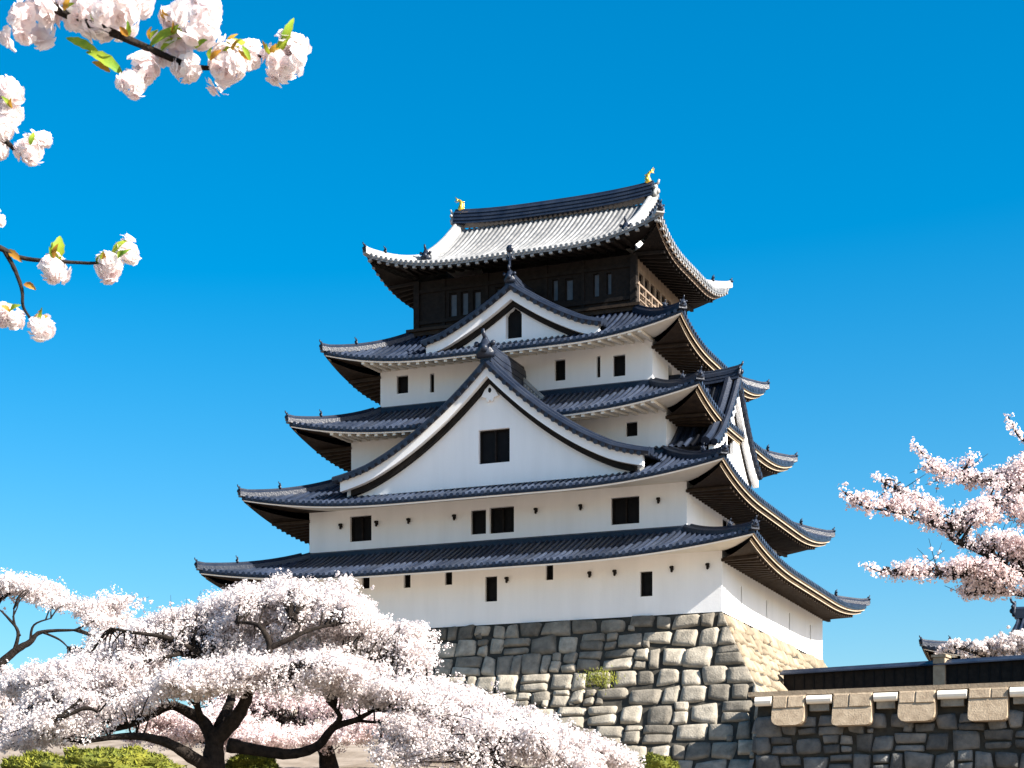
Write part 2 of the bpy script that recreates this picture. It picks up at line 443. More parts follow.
# small dark iron brackets hanging under the two lowest eaves
for y, lst in ((-7.24, [(-6.9,17.0),(-5.2,17.0),(-3.7,17.0),(-1.6,17.0),(2.05,17.0),(4.0,17.0),(7.3,17.02)]), (-8.67, [(1.35,14.0),(4.9,14.0),(5.95,14.0),(8.3,14.0),(9.75,14.02)])):
    for x, z in lst:
        mb = MB(); mb.box((x-.05, y-.13, z-.08), (x+.05, y-.003, z+.08)); mb.box((x-.07, y-.17, z-.02), (x+.07, y-.132, z+.06)); mb.ball((x, y-.11, z-.12), .055, 7, 5)
        mb.build('eave_bracket', M['wood'], keep, KO)


# gables standing on the roof slopes
def gable(fn, a0, op, za, hw, zb, back, over=.5, ridge_h=.65, win=None, bell=None, finial=0.0, wall_drop=.5, pend=.8, cv=1.6):
    """fn(a, o, z): a along the eave, o outward. op = outward distance of the gable wall, back = where the roof ends inside the keep"""
    of = op + over
    def cz(d):
        q = d / hw; return za - (za - zb) * (cv*q - (cv-1)*q*q) + (.10 * max(0, q - .8) / .2 if q > .8 else 0)
    NS = 18; ds = [hw*1.03*i/NS for i in range(NS + 1)]
    t = MB()
    for sg in (-1, 1):
        t.grid([[fn(a0 + sg*d, of, cz(d)) for d in ds], [fn(a0 + sg*d, back, cz(d)) for d in ds]], .35)
        k = int((of - back) / PITCH)
        for i in range(1, k + 1):
            o = of - .12 - i*PITCH + PITCH
            if o < back: break
            t.grid([[fn(a0 + sg*d, o + do, cz(d) + dz) for do, dz in ((-.085,-.01),(-.07,.055),(-.03,.092),(.03,.092),(.07,.055),(.085,-.01))] for d in ds], random.random())
    groof = t.build('gable_roof', M['tile'], keep, KO)
    v = MB()
    for sg in (-1, 1):                                      # verge: two rows of round tiles, and end discs
        v.tube([fn(a0 + sg*d, of - .02, cz(d) + .09) for d in ds], .15, 7)
        v.tube([fn(a0 + sg*d, of - .40, cz(d) + .16) for d in ds], .2, 7)
        d = .25
        while d < hw:
            p = Vector(fn(a0 + sg*d, of + .05, cz(d) - .02)); q_ = Vector(fn(a0 + sg*d, of + .14, cz(d) - .02))
            v.tube([p, q_], .095, 7); d += .30
    v.build('verge_tiles', M['tile'], groof, KO)
    def strip(d_from, u0, u1, o0, o1, m, nm, par, dend=1.0):
        b = MB()
        for sg in (-1, 1):
            dd = [hw*dend*i/NS for i in range(NS + 1)]
            rows = [[fn(a0 + sg*d, o, cz(d) - u) for d in dd] for o, u in ((o0,u0),(o1,u0),(o1,u1),(o0,u1),(o0,u0))]
            b.grid(rows)
            e = [fn(a0 + sg*dd[-1], o, cz(dd[-1]) - u) for o, u in ((o0,u0),(o1,u0),(o1,u1),(o0,u1))]
            b.add(e, [(0,1,2,3)])
        return b.build(nm, m, par, KO)
    strip(0, .03, .46, of - .30, of - .06, M['plaster'], 'bargeboard', groof, .985)
    strip(0, .40, .70, op + .003, of - .32, M['wood'], 'verge_board', groof, .93)
    # gable wall with its opening
    bm = bmesh.new()
    zlow = zb - wall_drop
    out = [(a0 - d, cz(d) - .3) for d in reversed(ds[:-1])] + [(a0 + d, cz(d) - .3) for d in ds[1:-1]]
    out = [(out[0][0], zlow)] + out + [(out[-1][0], zlow)]
    loops = [out]
    hole = None
    if win: hole = [(win[0],win[1]),(win[2],win[1]),(win[2],win[3]),(win[0],win[3])]
    if bell:
        x0, z0, x1, z1 = bell; xc = (x0+x1)/2; w2 = (x1-x0)/2; hh = z1 - z0
        hole = [(xc-w2,z0),(xc+w2,z0),(xc+w2,z0+hh*.72),(xc+w2*.75,z0+hh*.84),(xc+w2*.3,z0+hh*.9),(xc,z1),(xc-w2*.3,z0+hh*.9),(xc-w2*.75,z0+hh*.84),(xc-w2,z0+hh*.72)]
    if hole: loops.append(hole)
    es = []
    for lp in loops:
        vs = [bm.verts.new(fn(a, op, z)) for a, z in lp]
        es += [bm.edges.new((vs[i], vs[(i+1) % len(vs)])) for i in range(len(vs))]
    bmesh.ops.triangle_fill(bm, use_beauty=True, edges=es)
    if hole:
        for i in range(len(hole)):
            p, q = hole[i], hole[(i+1) % len(hole)]
            bm.faces.new([bm.verts.new(fn(p[0],op,p[1])), bm.verts.new(fn(q[0],op,q[1])), bm.verts.new(fn(q[0],op-.3,q[1])), bm.verts.new(fn(p[0],op-.3,p[1]))])
    g = MB(); bm.verts.index_update(); g.add([v_.co for v_ in bm.verts], [[v_.index for v_ in f.verts] for f in bm.faces]); bm.free()
    gw = g.build('gable_wall', M['plaster'], keep, KO)
    if hole and win: window(lambda a, z, i: fn(a, op - i, z), win, .28, gw, KO, leaves=2, frame=M['wood'])
    if hole and bell:
        b = MB(); b.add([fn(p[0], op - .28, p[1]) for p in hole], [tuple(range(len(hole)))]); b.build('window', M['black'], gw, KO)
    # pendant under the peak
    pb = MB(); pw = pend
    poly = [(-.42,.0),(-.40,-.55),(-.62,-.95),(-.30,-1.05),(-.16,-1.35),(0,-1.18),(.16,-1.35),(.30,-1.05),(.62,-.95),(.40,-.55),(.42,0)]
    pz = za - .62
    pb.prism([(p*pw*.75, q*pw*.75) for p, q in poly], lambda a, z: fn(a0 + a, op + .02, pz + z), lambda a, z: fn(a0 + a, op + .14, pz + z))
    pd = pb.build('gable_pendant', M['plaster'], gw, KO)
    hb = MB(); hb.ball(fn(a0, op + .14, pz - .42*pw), (.09*pw, .09*pw, .13*pw), 8, 6); hb.build('pendant_boss', M['black'], pd, KO)
    # ridge with its end tile
    rb = MB(); q = ridge_h
    z0 = za - .05
    pts = [fn(a0, o, z0) for o in (of + .05, of - .5, of - 1.2, (of + back)/2, back)]
    lifts = [.14, .06, 0, 0, 0]
    pts = [(p[0], p[1], p[2] + l) for p, l in zip(pts, lifts)]
    rb.sweep(pts, [(-.24,0),(-.2,.25*q),(-.22,.27*q),(-.18,.5*q),(-.2,.52*q),(-.16,.78*q),(-.09,.9*q),(.09,.9*q),(.16,.78*q),(.2,.52*q),(.18,.5*q),(.22,.27*q),(.2,.25*q),(.24,0)])
    rb.tube([(p[0], p[1], p[2] + q*.93) for p in pts], .1, 7)
    rd = rb.build('gable_ridge', M['tile'], groof, KO)
    p0 = Vector(pts[0]); d0 = Vector(pts[0]) - Vector(pts[1]); d0.z = 0
    ridge_end(p0 + Vector((0,0,q*.45)), d0, .40*q/.65, rd, KO, M['tile'])
    if finial:
        f = MB(); c = p0 + Vector((0,0,q*1.25)); dn = d0.normalized(); sx = Vector((-dn.y, dn.x, 0))
        f.tube([c, c + Vector((0,0,finial*.7))], [.05,.035], 6); f.ball(c + Vector((0,0,finial*.85)), (.17,.10,.17), 8, 6)
        for sg in (-1,1): f.tube([c + Vector((0,0,finial*.3)), c + sx*.13*sg + Vector((0,0,finial*.42)), c + sx*.1*sg + Vector((0,0,finial*.55))], [.05,.04,.025], 5)
        f.build('ridge_finial', M['tile'], rd, KO)
    return groof


fF = lambda a, o, z: (a, -o, z)
fR = lambda a, o, z: (o, a, z)
gable(fF, .45, 8.25, 22.75, 6.75, 18.45, 4.7, .55, .95, win=(-.10,18.85,1.27,20.23))
gable(fF, .46, 5.75, 26.62, 3.95, 24.55, 3.4, .45, .6, bell=(.07,24.62,.80,25.98), finial=.9, pend=.0001, cv=1.34)
gable(fR, -2.4, 8.9, 22.75, 3.5, 19.3, 5.9, .35, .55, win=(-2.9,19.7,-1.9,20.7), wall_drop=1.2, cv=1.35)
# a low ridge of tiles where the big gable's slopes run into the wall behind
mb = MB()
for sg in (-1, 1):
    pts = []
    for i in range(12):
        d = 4.4*i/11; q = d/6.75; pts.append(Vector((.45 + sg*d, -5.05, 22.75 - 4.3*(1.6*q - .6*q*q) + .12)))
    mb.tube(pts, .2, 7); mb.tube([p + Vector((0, -.05, .26)) for p in pts], .13, 7)
    k_ = 0
    for p, p2 in zip(pts[:-1], pts[1:]):
        for f_ in (.0, .33, .66): mb.ball(p.lerp(p2, f_) + Vector((0,-.14,.1)), .10, 6, 4)
mb.build('gable_junction_tiles', M['tile_pale'], keep, KO)

# ------------------------------------------------------------------ top storey: dark timber room with balcony
tx, ty = WL[4]; zb, zt = 25.55, 28.25
w5 = [(-3.5,26.55,-3.12,27.6),(-2.94,26.55,-2.58,27.6),(-2.36,26.52,-1.98,27.58),(-1.3,26.6,-.95,27.6),(1.34,26.7,1.6,27.6),(1.92,26.63,2.3,27.58),(3.2,26.66,3.47,27.63),(3.80,26.69,4.02,27.6)]
r5 = [(-2.9,26.6,-2.35,27.7),(-2.1,26.6,-1.55,27.7),(-1.3,26.6,-.75,27.7),(-.5,26.6,.05,27.7),(.3,26.6,.85,27.7),(1.1,26.6,1.65,27.7),(1.9,26.6,2.45,27.7)]
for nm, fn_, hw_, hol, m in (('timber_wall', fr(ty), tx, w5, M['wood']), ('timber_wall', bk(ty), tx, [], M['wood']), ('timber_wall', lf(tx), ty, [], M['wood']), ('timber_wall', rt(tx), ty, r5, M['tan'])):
    mb = MB(); face_with_holes(mb, fn_, -hw_, hw_, zb, zt, hol, .16)
    tw = mb.build(nm, m, keep, KO)
    for h in hol: window(fn_, h, .15, tw, KO, frame=M['wood'], pane=M['pane'] if m is M['wood'] else M['black'], bars=0)
for sx_, sy_ in ((1,-1),(-1,-1),(1,1),(-1,1)):
    mb = MB(); mb.box((sx_*tx-.13, sy_*ty-.13, zb), (sx_*tx+.13, sy_*ty+.13, zt)); mb.build('timber_post', M['wood'], keep, KO)
for x in (-3.75,-1.7,-.6,1.05,2.75):
    mb = MB(); mb.box((x-.08, -ty-.06, zb), (x+.08, -ty-.003, zt)); mb.build('timber_post', M['wood'], keep, KO)
for z0_, z1_ in ((26.34,26.5),(27.72,27.88)):
    mb = MB(); mb.box((-tx, -ty-.09, z0_), (tx, -ty-.062, z1_)); mb.build('timber_beam', M['wood'], keep, KO)
bx, by = tx + .38, ty + .38
mb = MB(); mb.box((-bx, -by, 25.98), (bx, by, 26.10)); mb.box((-bx+.1, -by+.1, 25.8), (bx-.1, by-.1, 25.977))
mb.build('balcony_floor', M['brown'], keep, KO)
for sgn, ax in ((1,1),):
    mb = MB()
    A = bx if ax == 0 else by; O = (by if ax == 0 else bx) - .08
    def bxx(a0, a1, z0, z1, th):
        if ax == 0: mb.box((a0, sgn*O - th, z0), (a1, sgn*O + th, z1))
        else: mb.box((sgn*O - th, a0, z0), (sgn*O + th, a1, z1))
    bxx(-A-.12, A+.12, 26.82, 26.9, .05); bxx(-A+.06, A-.06, 26.5, 26.55, .035); bxx(-A+.06, A-.06, 26.22, 26.27, .035)
    k = int(2*A/.8)
    for i in range(k + 1):
        a = -A + .1 + (2*A - .2)*i/k; bxx(a-.045, a+.045, 26.103, 26.98 if i in (0, k) else 26.82, .045)
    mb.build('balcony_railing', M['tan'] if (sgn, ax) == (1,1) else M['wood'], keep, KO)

# top roof: hip-and-gable
ex, ey, ze, lift = EAVE[4]
iri = dict(tg=.40, gx=4.95)
top = Roof(ex, ey, ze, lift, 4.95, ey*.6, TOP[4], WL[4], KO, irimoya=iri, bow=.55, pitch=.24)
tm = dict(tile=mat('sunlit_top_roof_tile', (.13,.135,.14), (.23,.23,.23), .42, 2.2, .25, 14, tone=.55, spec=.4), ridge=M['tile_pale'], lip=[M['wood'], M['tan'], M['wood'], M['wood']], soffit=[M['wood']]*4, rafter_end=True)  # paler copy of the roof tile, sunlight worked into its colour
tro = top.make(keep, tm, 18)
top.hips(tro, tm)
for sgx in (-1, 1):
    for sgy in (-1, 1):                                       # pale descending ridges down the gable edges
        pts = []
        for j in range(14):
            t = .33 + (1 - .33)*j/13; pts.append((sgx*(4.95 - .3), sgy*ey*(1-t), top.z(0, t) + .02))
        mb = MB(); mb.sweep(pts, [(-.3,-.05),(-.27,.26),(-.12,.36),(.12,.36),(.27,.26),(.3,-.05)])
        mb.tube([(p[0], p[1], p[2] + .37) for p in pts], .09, 6)
        dr = mb.build('descending_ridge', M['tile_pale'], tro, KO)
        ridge_end(Vector(pts[0]) + Vector((0,0,.2)), Vector((0, sgy, 0)), .36, dr, KO)
    # gable end
    xw = sgx*(4.95 - .65); tg = iri['tg']
    ts = [tg*.9 + (1 - tg*.9)*j/12 for j in range(13)]
    prof = [(-ey*(1-t), top.z(0, t) - .12) for t in ts] + [(ey*(1-t), top.z(0, t) - .12) for t in reversed(ts[:-1])]
    g = MB(); g.prism(prof, lambda a, z: (xw, a, z), lambda a, z: (xw - sgx*.2, a, z)); gwl = g.build('gable_wall', M['plaster'], tro, KO)
    for nm, u0, u1, o0, o1, m in (('bargeboard', .03, .42, .16, .02, M['plaster']), ('verge_board', .36, .62, .60, .18, M['wood'])):
        b = MB()
        for sg in (-1, 1):
            b.grid([[(sgx*(4.95 - o), sg*ey*(1-t), top.z(0, t) - u) for t in ts] for o, u in ((o0,u0),(o1,u0),(o1,u1),(o0,u1),(o0,u0))])
        b.build(nm, m, tro, KO)
    b = MB()
    for sg in (-1, 1):
        for j in range(14):
            t = tg + (1-tg)*j/13; p = (sgx*4.93, sg*ey*(1-t), top.z(0,t) + .02); b.tube([p, (p[0] + sgx*.1, p[1], p[2])], .1, 7)
    b.build('verge_tiles', M['tile'], tro, KO)
# main ridge
mb = MB(); pts = []
for i in range(17):
    x = -4.75 + 9.5*i/16; pts.append((x, 0, TOP[4] + .04 + .20*abs(x/4.75)**3))
q = .66
mb.sweep(pts, [(-.34,0),(-.30,.2*q),(-.33,.22*q),(-.27,.45*q),(-.3,.47*q),(-.24,.72*q),(-.27,.74*q),(-.17,.92*q),(.17,.92*q),(.27,.74*q),(.24,.72*q),(.3,.47*q),(.27,.45*q),(.33,.22*q),(.30,.2*q),(.34,0)])
mb.tube([(p[0], p[1], p[2] + q*.95) for p in pts], .13, 8)
mr = mb.build('main_ridge', M['tile'], tro, KO)
for sg in (-1, 1):
    ridge_end(Vector((sg*4.84, 0, TOP[4] + .42)), Vector((sg,0,0)), .40, mr, KO, M['tile_pale'])
    f = MB(); b = Vector((sg*4.5, 0, TOP[4] + .92)); FS = .62          # gilt roof fish, head down, tail up
    path = [(px*FS, pz*FS) for px, pz in [(0,-.12),(0.02,.12),(-.05,.34),(-.02,.55),(.10,.72),(.20,.80)]]
    P_ = [b + Vector((sg*px, 0, pz)) for px, pz in path]
    f.tube(P_, [FS*r_ for r_ in (.22,.23,.19,.14,.09,.06)], 8)
    for d in (-1, 1):
        f.prism([(FS*p, FS*q_) for p, q_ in ((.16,.72),(.42,.98),(.30,.70),(.45,.62))], lambda a, z: b + Vector((sg*a, -.02 + d*.05, z)), lambda a, z: b + Vector((sg*a, .02 + d*.10, z + .02)))
        f.prism([(FS*p, FS*q_) for p, q_ in ((.02,.1),(.2,.28),(.05,.3))], lambda a, z: b + Vector((-sg*a*.3, d*(.10 + a*.6), z)), lambda a, z: b + Vector((-sg*a*.3 + .03, d*(.10 + a*.6), z)))
    for k in range(4): f.prism([(FS*p, FS*(q_ + k*.16)) for p, q_ in ((-.15,.0),(-.30,.1),(-.15,.14))], lambda a, z: b + Vector((sg*a, -.02, z)), lambda a, z: b + Vector((sg*a, .02, z)))
    f.ball(b + Vector((sg*.07,0,-.07)), (.12,.11,.10), 8, 6)
    f.build('roof_fish', M['gold'], mr, KO, True)


# ------------------------------------------------------------------ stone work
def stones(mb, fn, a_lo, a_hi, h0, h1, ch, wmin, wmax, bulge=.13, split=.22, seed=1, first=None, gap=(.012,.034)):
    """fn(a, h, out): h downwards. a_lo/a_hi: functions of h. Pillow-faced fitted stones."""
    rd = random.Random(seed); h = h0; n = 0
    def one_s(a0, a1, t0, t1): one(a0, a1, t0, t1)
    def one(a0, a1, t0, t1):
        g = rd.uniform(*gap); a0 += g; a1 -= g; t0 += g*.8; t1 -= g*.8
        if a1 - a0 < .12 or t1 - t0 < .1: return
        if min(a1-a0, t1-t0) > .55 and rd.random() < .22:      # a corner knocked off and filled with a small wedge stone
            q = rd.uniform(.2,.32); c_ = rd.choice((0,1)); one_s(a0 if c_ else a1 - q*1.2, (a0 + q*1.2) if c_ else a1, t1 - q, t1)
            t1 -= q*.55
        rnd = rd.choice((rd.uniform(.05,.2), rd.uniform(.15,.5))); K = 7; jw = min(a1-a0, t1-t0)*.15
        cs = [[Vector((rd.uniform(-jw,jw), rd.uniform(-jw,jw))) for _ in range(2)] for _ in range(2)]
        rows = []; bl = bulge*rd.uniform(.6,1.25); lean = (rd.uniform(-.05,.05), rd.uniform(-.05,.05))
        sd_ = rd.random()*50
        for j in range(K):
            row = []
            for i in range(K):
                u = math.sin(PI*.5*(-1 + 2*i/(K-1))); v = math.sin(PI*.5*(-1 + 2*j/(K-1)))
                uu = u*math.sqrt(1 - rnd*v*v*.5); vv = v*math.sqrt(1 - rnd*u*u*.5)
                fu, fv = (u+1)/2, (v+1)/2
                dj = cs[0][0]*(1-fu)*(1-fv) + cs[1][0]*fu*(1-fv) + cs[0][1]*(1-fu)*fv + cs[1][1]*fu*fv
                a = (a0+a1)/2 + uu*(a1-a0)/2 + dj.x; hh = (t0+t1)/2 + vv*(t1-t0)/2 + dj.y
                a = max(a_lo(hh), min(a_hi(hh), a))
                o = bl*(1 - max(abs(u), abs(v))**9) + lean[0]*u + lean[1]*v + .025*mnoise.noise((u*1.7+sd_, v*1.7, sd_)) - (.12 if max(abs(u),abs(v)) > .999 else 0)
                row.append(fn(a, hh, o))
            rows.append(row)
        mb.grid(rows, rd.random())
    while h < h1 - .05:
        c = rd.uniform(*ch) if not (first and n == 0) else first
        if h + c > h1 - .3: c = h1 - h
        a = a_lo(h + c/2) - .0; end = a_hi(h + c/2)
        while a < end - .05:
            w = rd.uniform(wmin, wmax)
            if end - (a + w) < wmin*.8: w = end - a + .3
            r = rd.random(); jt = rd.uniform(-.06, .06)
            if r < split and c > .55 and not (first and n == 0):
                m = h + c*rd.uniform(.38,.62); one(a, a + w, h, m + jt); one(a, a + w, m + jt, h + c)
            elif r < split*1.5 and w > 1.0 and not (first and n == 0):
                x = a + w*rd.uniform(.4,.6); m = h + c*rd.uniform(.4,.6)
                one(a, x, h, m); one(a, x, m, h + c); one(x, a + w, h, h + c)
            else: one(a, a + w, h, h + c)
            a += w
        h += c; n += 1


base = thing('stone_base', 'massive sloping stone foundation of fitted grey blocks under the keep', 'stone base', (CX, CY, 3.5), -YAW)
BO = (0, 0, 3.5)
BH = 8.2
fb = lambda h: .40*h + .016*h*h
rb_ = lambda h: .50*h + .02*h*h
bx0, by0 = 10.33, 8.70
def fFront(a, h, o): return (a, -(by0 + fb(max(h,0))) - o*.95, ZB - h + o*.3)
def fRight(a, h, o): return (bx0 + rb_(max(h,0)) + o*.9, a, ZB - h + o*.4)
edgeR = lambda h: bx0 + rb_(max(h,0)) - .02
edgeL = lambda h: -(bx0 + fb(max(h,0)))
for nm, fn_, lo, hi, m, sd_, dims_ in (('front_stonework', fFront, edgeL, edgeR, M['stone'], 3, ((.5,.85), .42, 1.35)),
                                       ('side_stonework', fRight, lambda h: -(by0 + fb(max(h,0))) + .02, lambda h: by0 + fb(max(h,0)), M['stone_tan'], 5, ((.5,.75), .6, 1.3))):
    s_ = MB(); stones(s_, fn_, lo, hi, 0, BH, dims_[0], dims_[1], dims_[2], seed=sd_, first=.62, bulge=.09 if nm[0] == 'f' else .05, split=.25, gap=(.012,.034) if nm[0] == 'f' else (.025,.05))
    o = s_.build(nm, m, base, BO, True)
core = MB()
hs_ = [BH*i/12 for i in range(13)]
for k in range(12):
    for (pa, pb_) in ((0,1),(1,2),(2,3),(3,0)):
        def cn(h, i):
            e = .06
            return [(edgeL(h)+e, -(by0+fb(h))+e), (edgeR(h)-e, -(by0+fb(h))+e), (edgeR(h)-e, by0+fb(h)-e), (edgeL(h)+e, by0+fb(h)-e)][i] + (ZB - .004 - h,)
        core.quad(cn(hs_[k],pa), cn(hs_[k],pb_), cn(hs_[k+1],pb_), cn(hs_[k+1],pa))
core.quad((-10.25,-8.62,ZB-.004),(10.25,-8.62,ZB-.004),(10.25,8.62,ZB-.004),(-10.25,8.62,ZB-.004))
core.build('earth_core', M['joint'], base, BO)

# retaining wall with coping to the right of the base
pw = thing('parapet_wall', 'shade-toned stone retaining wall topped by tan scalloped coping blocks', 'stone wall', tuple(Vector((CX, CY, 0)) + EU*19 - EV*12 + Vector((0,0,3.5))), -YAW)
PWO = (19, -12, 3.5)
PX0, PX1, PY, PZ = 12.55, 31.0, -12.0, 8.5
s_ = MB()
stones(s_, lambda a, h, o: (a, PY - .03*h - o, PZ - .75 - h), lambda h: PX0 - .1*h, lambda h: PX1, 0, 4.7, (.6,.85), .55, 1.25, bulge=.14, split=.3, seed=11)
stones(s_, lambda a, h, o: (PX0 - .1*h - o, a, PZ - .75 - h), lambda h: PY - .16*h, lambda h: -9.0, 0, 4.7, (.6,.85), .6, 1.2, bulge=.12, seed=13)
s_.build('stonework', M['stone_shaded'], pw, PWO, True)
cb = MB(); cb.add([(PX0+.06,PY+.06,PZ-.02),(PX1,PY+.06,PZ-.02),(PX1,-2.5,PZ-.02),(PX0+.06,-2.5,PZ-.02),(PX0-.34,PY-.06,3.5),(PX1,PY-.06,3.5),(PX1,-2.5,3.5),(PX0-.34,-2.5,3.5)],
                  [(0,1,2,3),(0,4,5,1),(1,5,6,2),(2,6,7,3),(3,7,4,0)]); cb.build('earth_core', M['joint'], pw, PWO)
cp = MB(); cp.box((PX0-.25, PY-.30, PZ), (PX1, PY+1.2, PZ+.16)); cp.build('coping_course', M['coping'], pw, PWO)
xs_ = [12.62 + .02]
x = 13.25; k = 0
while x < PX1 - 1.5:
    w = [1.12,1.38,1.36,1.36,1.3][k % 5]*random.uniform(.93,1.07)
    # sloping coping block with rounded lower corners
    c = MB(); r = random.uniform(.14,.30); hh = random.uniform(1.08,1.26)
    poly = [(0,0),(w,0),(w,-hh+r)] + [(w - r + r*math.cos(q), -hh + r - r*math.sin(q)) for q in (R(30),R(60),R(90))] + [(r - r*math.sin(q), -hh + r - r*math.cos(q)) for q in (R(0),R(30),R(60),R(90))]
    lean = lambda z: PY - .34 - .40*(-z)/hh
    c.prism(poly, lambda a, z: (x + a, lean(z), PZ - .004 + z), lambda a, z: (x + a, PY + .2, PZ - .004 + z), random.random())
    m_ = w*random.uniform(.38,.62); hz = hh*random.uniform(.34,.46)     # two facing stones on its upper half
    for u0, u1 in ((.015, m_ - .012), (m_ + .012, w - .015)):
        v0, v1 = -.03, -hz*random.uniform(.92,1.05); pr = random.uniform(.03,.06)
        q8 = [(x + a, lean(z) - o, PZ - .004 + z) for o, e in ((0, 0), (pr, .03)) for a, z in ((u0+e,v0-e),(u1-e,v0-e),(u1-e,v1+e),(u0+e,v1+e))]
        c.add(q8, [(4,5,6,7),(0,4,7,3),(1,2,6,5),(0,1,5,4),(3,7,6,2)], random.random())
    c.build('coping_block', M['coping'], pw, PWO)
    g = [.98,1.02,1.05,1.1,1.0][k % 5]*random.uniform(.9,1.1)
    xx = x + w + g/2; t = MB()                                    # white plastered round tile between the blocks
    t.tube([(xx - g*.44, PY - .36, PZ - .20), (xx + g*.44, PY - .36, PZ - .20)], .17*random.uniform(.9,1.15), 12)
    t.build('round_coping_tile', M['cream'], pw, PWO, False)
    t = MB(); t.box((xx - g*.36, PY - .30, PZ - .60), (xx + g*.33, PY + .1, PZ - .3)); t.build('gap_stone', M['stone'], pw, PWO)
    x += w + g; k += 1
t = MB(); t.tube([(12.6, PY-.36, PZ-.20), (13.2, PY-.36, PZ-.20)], .17, 12); t.build('round_coping_tile', M['cream'], pw, PWO)

# boarded wall behind the coping
A = at(785, 671, 76.5); zt_ = A.z
Bq = at(1100, 651, (zt_ - EYE) * FPX / (YH - 651))
dv = (Bq - A); dv.z = 0; Lw = dv.length; ang = math.atan2(dv.y, dv.x)
bw = thing('boarded_wall', 'long low black boarded wall with a tiled top behind the coping', 'wall', (A.x, A.y, 7.8), ang)
b = MB(); b.box((0,-.12,.0), (Lw,.12,zt_-7.8-.18)); b.build('boards', M['wood'], bw)
b = MB()
i = 0
while i*.42 < Lw: b.box((i*.42, -.15, .1), (i*.42+.05, -.122, zt_-7.8-.2)); i += 1
b.box((0,-.17,.55),(Lw,-.152,.63)); b.build('battens', M['black'], bw)
b = MB(); b.sweep([(-.1,0,zt_-7.98),(Lw,0,zt_-7.98)], [(-.34,0),(-.30,.06),(-.08,.17),(0,.22),(.08,.17),(.30,.06),(.34,0)]); b.build('tile_cap', M['tile'], bw)
p_ = (at(941, 670, 72) - A); tt = (p_.x*dv.x + p_.y*dv.y)/Lw
s0 = 3.02*2
Bm = None
for tq in np.linspace(0, Lw, 400):
    w_ = A + dv.normalized()*tq
    if 512 + FPX*w_.x/w_.y > 941: Bm = tq; break
b = MB(); b.box((Bm-.23,-.3,0),(Bm+.23,.25,zt_-7.8+.12)); b.box((Bm-.29,-.36,zt_-7.8+.122),(Bm+.29,.31,zt_-7.8+.22)); b.build('plastered_post', M['coping'], bw)

# corner turret at the far right
tip = at(923, 647, 92.0)
TX, TY = 7.0, 6.0
tc = tip + EU*TX + EV*TY
tz = 7.5
tr = thing('corner_turret', 'small corner turret whose upturned roof tip shows behind the boarded wall', 'turret', (tc.x, tc.y, tz), -YAW)
TO = (0, 0, tz)
mb = MB()
for fn_, hw_ in ((fr(5.0), 6.0), (rt(6.0), 5.0), (bk(5.0), 6.0), (lf(6.0), 5.0)): face_with_holes(mb, fn_, -hw_, hw_, tz - 3.5, tip.z - .6, [], .2)
mb.build('wall', M['plaster'], tr, TO)
trf = Roof(TX, TY, tip.z - .55, .6, 3.4, TY*.6, tip.z + 2.0, (6.0, 5.0), TO, irimoya=dict(tg=.4, gx=3.4), bow=.6)
o = trf.make(tr, std, 10); trf.hips(o, std)
mb = MB(); mb.sweep([(-3.4,0,tip.z+1.95),(0,0,tip.z+1.9),(3.4,0,tip.z+1.95)], [(-.25,0),(-.2,.5),(0,.62),(.2,.5),(.25,0)]); mr_ = mb.build('main_ridge', M['tile'], o, TO)
for sg in (-1, 1):
    ridge_end(Vector((sg*3.42, 0, tip.z + 2.3)), Vector((sg,0,0)), .5, mr_, TO)
    g = MB(); ts = [.36 + .64*j/8 for j in range(9)]
    g.prism([(-TY*(1-t), trf.z(0,t) - .1) for t in ts] + [(TY*(1-t), trf.z(0,t) - .1) for t in reversed(ts[:-1])], lambda a, z: (sg*3.1, a, z), lambda a, z: (sg*2.9, a, z)); g.build('gable_wall', M['plaster'], o, TO)


# ------------------------------------------------------------------ ground
def sm(x, a, b):
    q = np.clip((x - a)/(b - a), 0, 1); return q*q*(3 - 2*q)
def hgt(x, y):
    near = sm(y, 10, 34)*3.4 + sm(y, 36, 50)*.5
    bank = sm(y, 44, 64)*2.6*(1 - sm(x, 0, 8))
    r = np.hypot(x - 0, y - 60)
    fall = 1 - sm(r, 110, 260)
    return (near + bank)*fall
gx_ = np.concatenate([-np.geomspace(4000, 60, 14), np.linspace(-50, 50, 101), np.geomspace(60, 4000, 14)])
gy_ = np.concatenate([-np.geomspace(3000, 20, 12), np.linspace(-15, 110, 126), np.geomspace(120, 6000, 14)])
GX, GY = np.meshgrid(gx_, gy_, indexing='ij'); GZ = hgt(GX, GY)
for i in range(len(gx_)):
    for j in range(len(gy_)):
        if abs(gx_[i]) < 55 and 8 < gy_[j] < 110: GZ[i,j] += .12*mnoise.noise((gx_[i]*.4, gy_[j]*.4, 0))
g = MB(); g.grid([[(GX[i,j], GY[i,j], GZ[i,j]) for j in range(len(gy_))] for i in range(len(gx_))])
gr = g.build('ground', M['ground'], None, (0,0,0), True); gr['kind'] = 'structure'
def gz(x, y): return float(hgt(np.float64(x), np.float64(y)))


# ------------------------------------------------------------------ trees
def smooth_path(pts, n=5):
    """Catmull-Rom through points of (Vector, radius)"""
    out = []; P_ = [pts[0]] + list(pts) + [pts[-1]]
    for i in range(1, len(P_) - 2):
        for k in range(n):
            t = k / n; q = []
            p0, p1, p2, p3 = (P_[i-1][0], P_[i][0], P_[i+1][0], P_[i+2][0])
            v = .5*((2*p1) + (p2 - p0)*t + (2*p0 - 5*p1 + 4*p2 - p3)*t*t + (3*p1 - p0 - 3*p2 + p3)*t**3)
            out.append((v, P_[i][1]*(1-t) + P_[i+1][1]*t))
    out.append(pts[-1]); return out


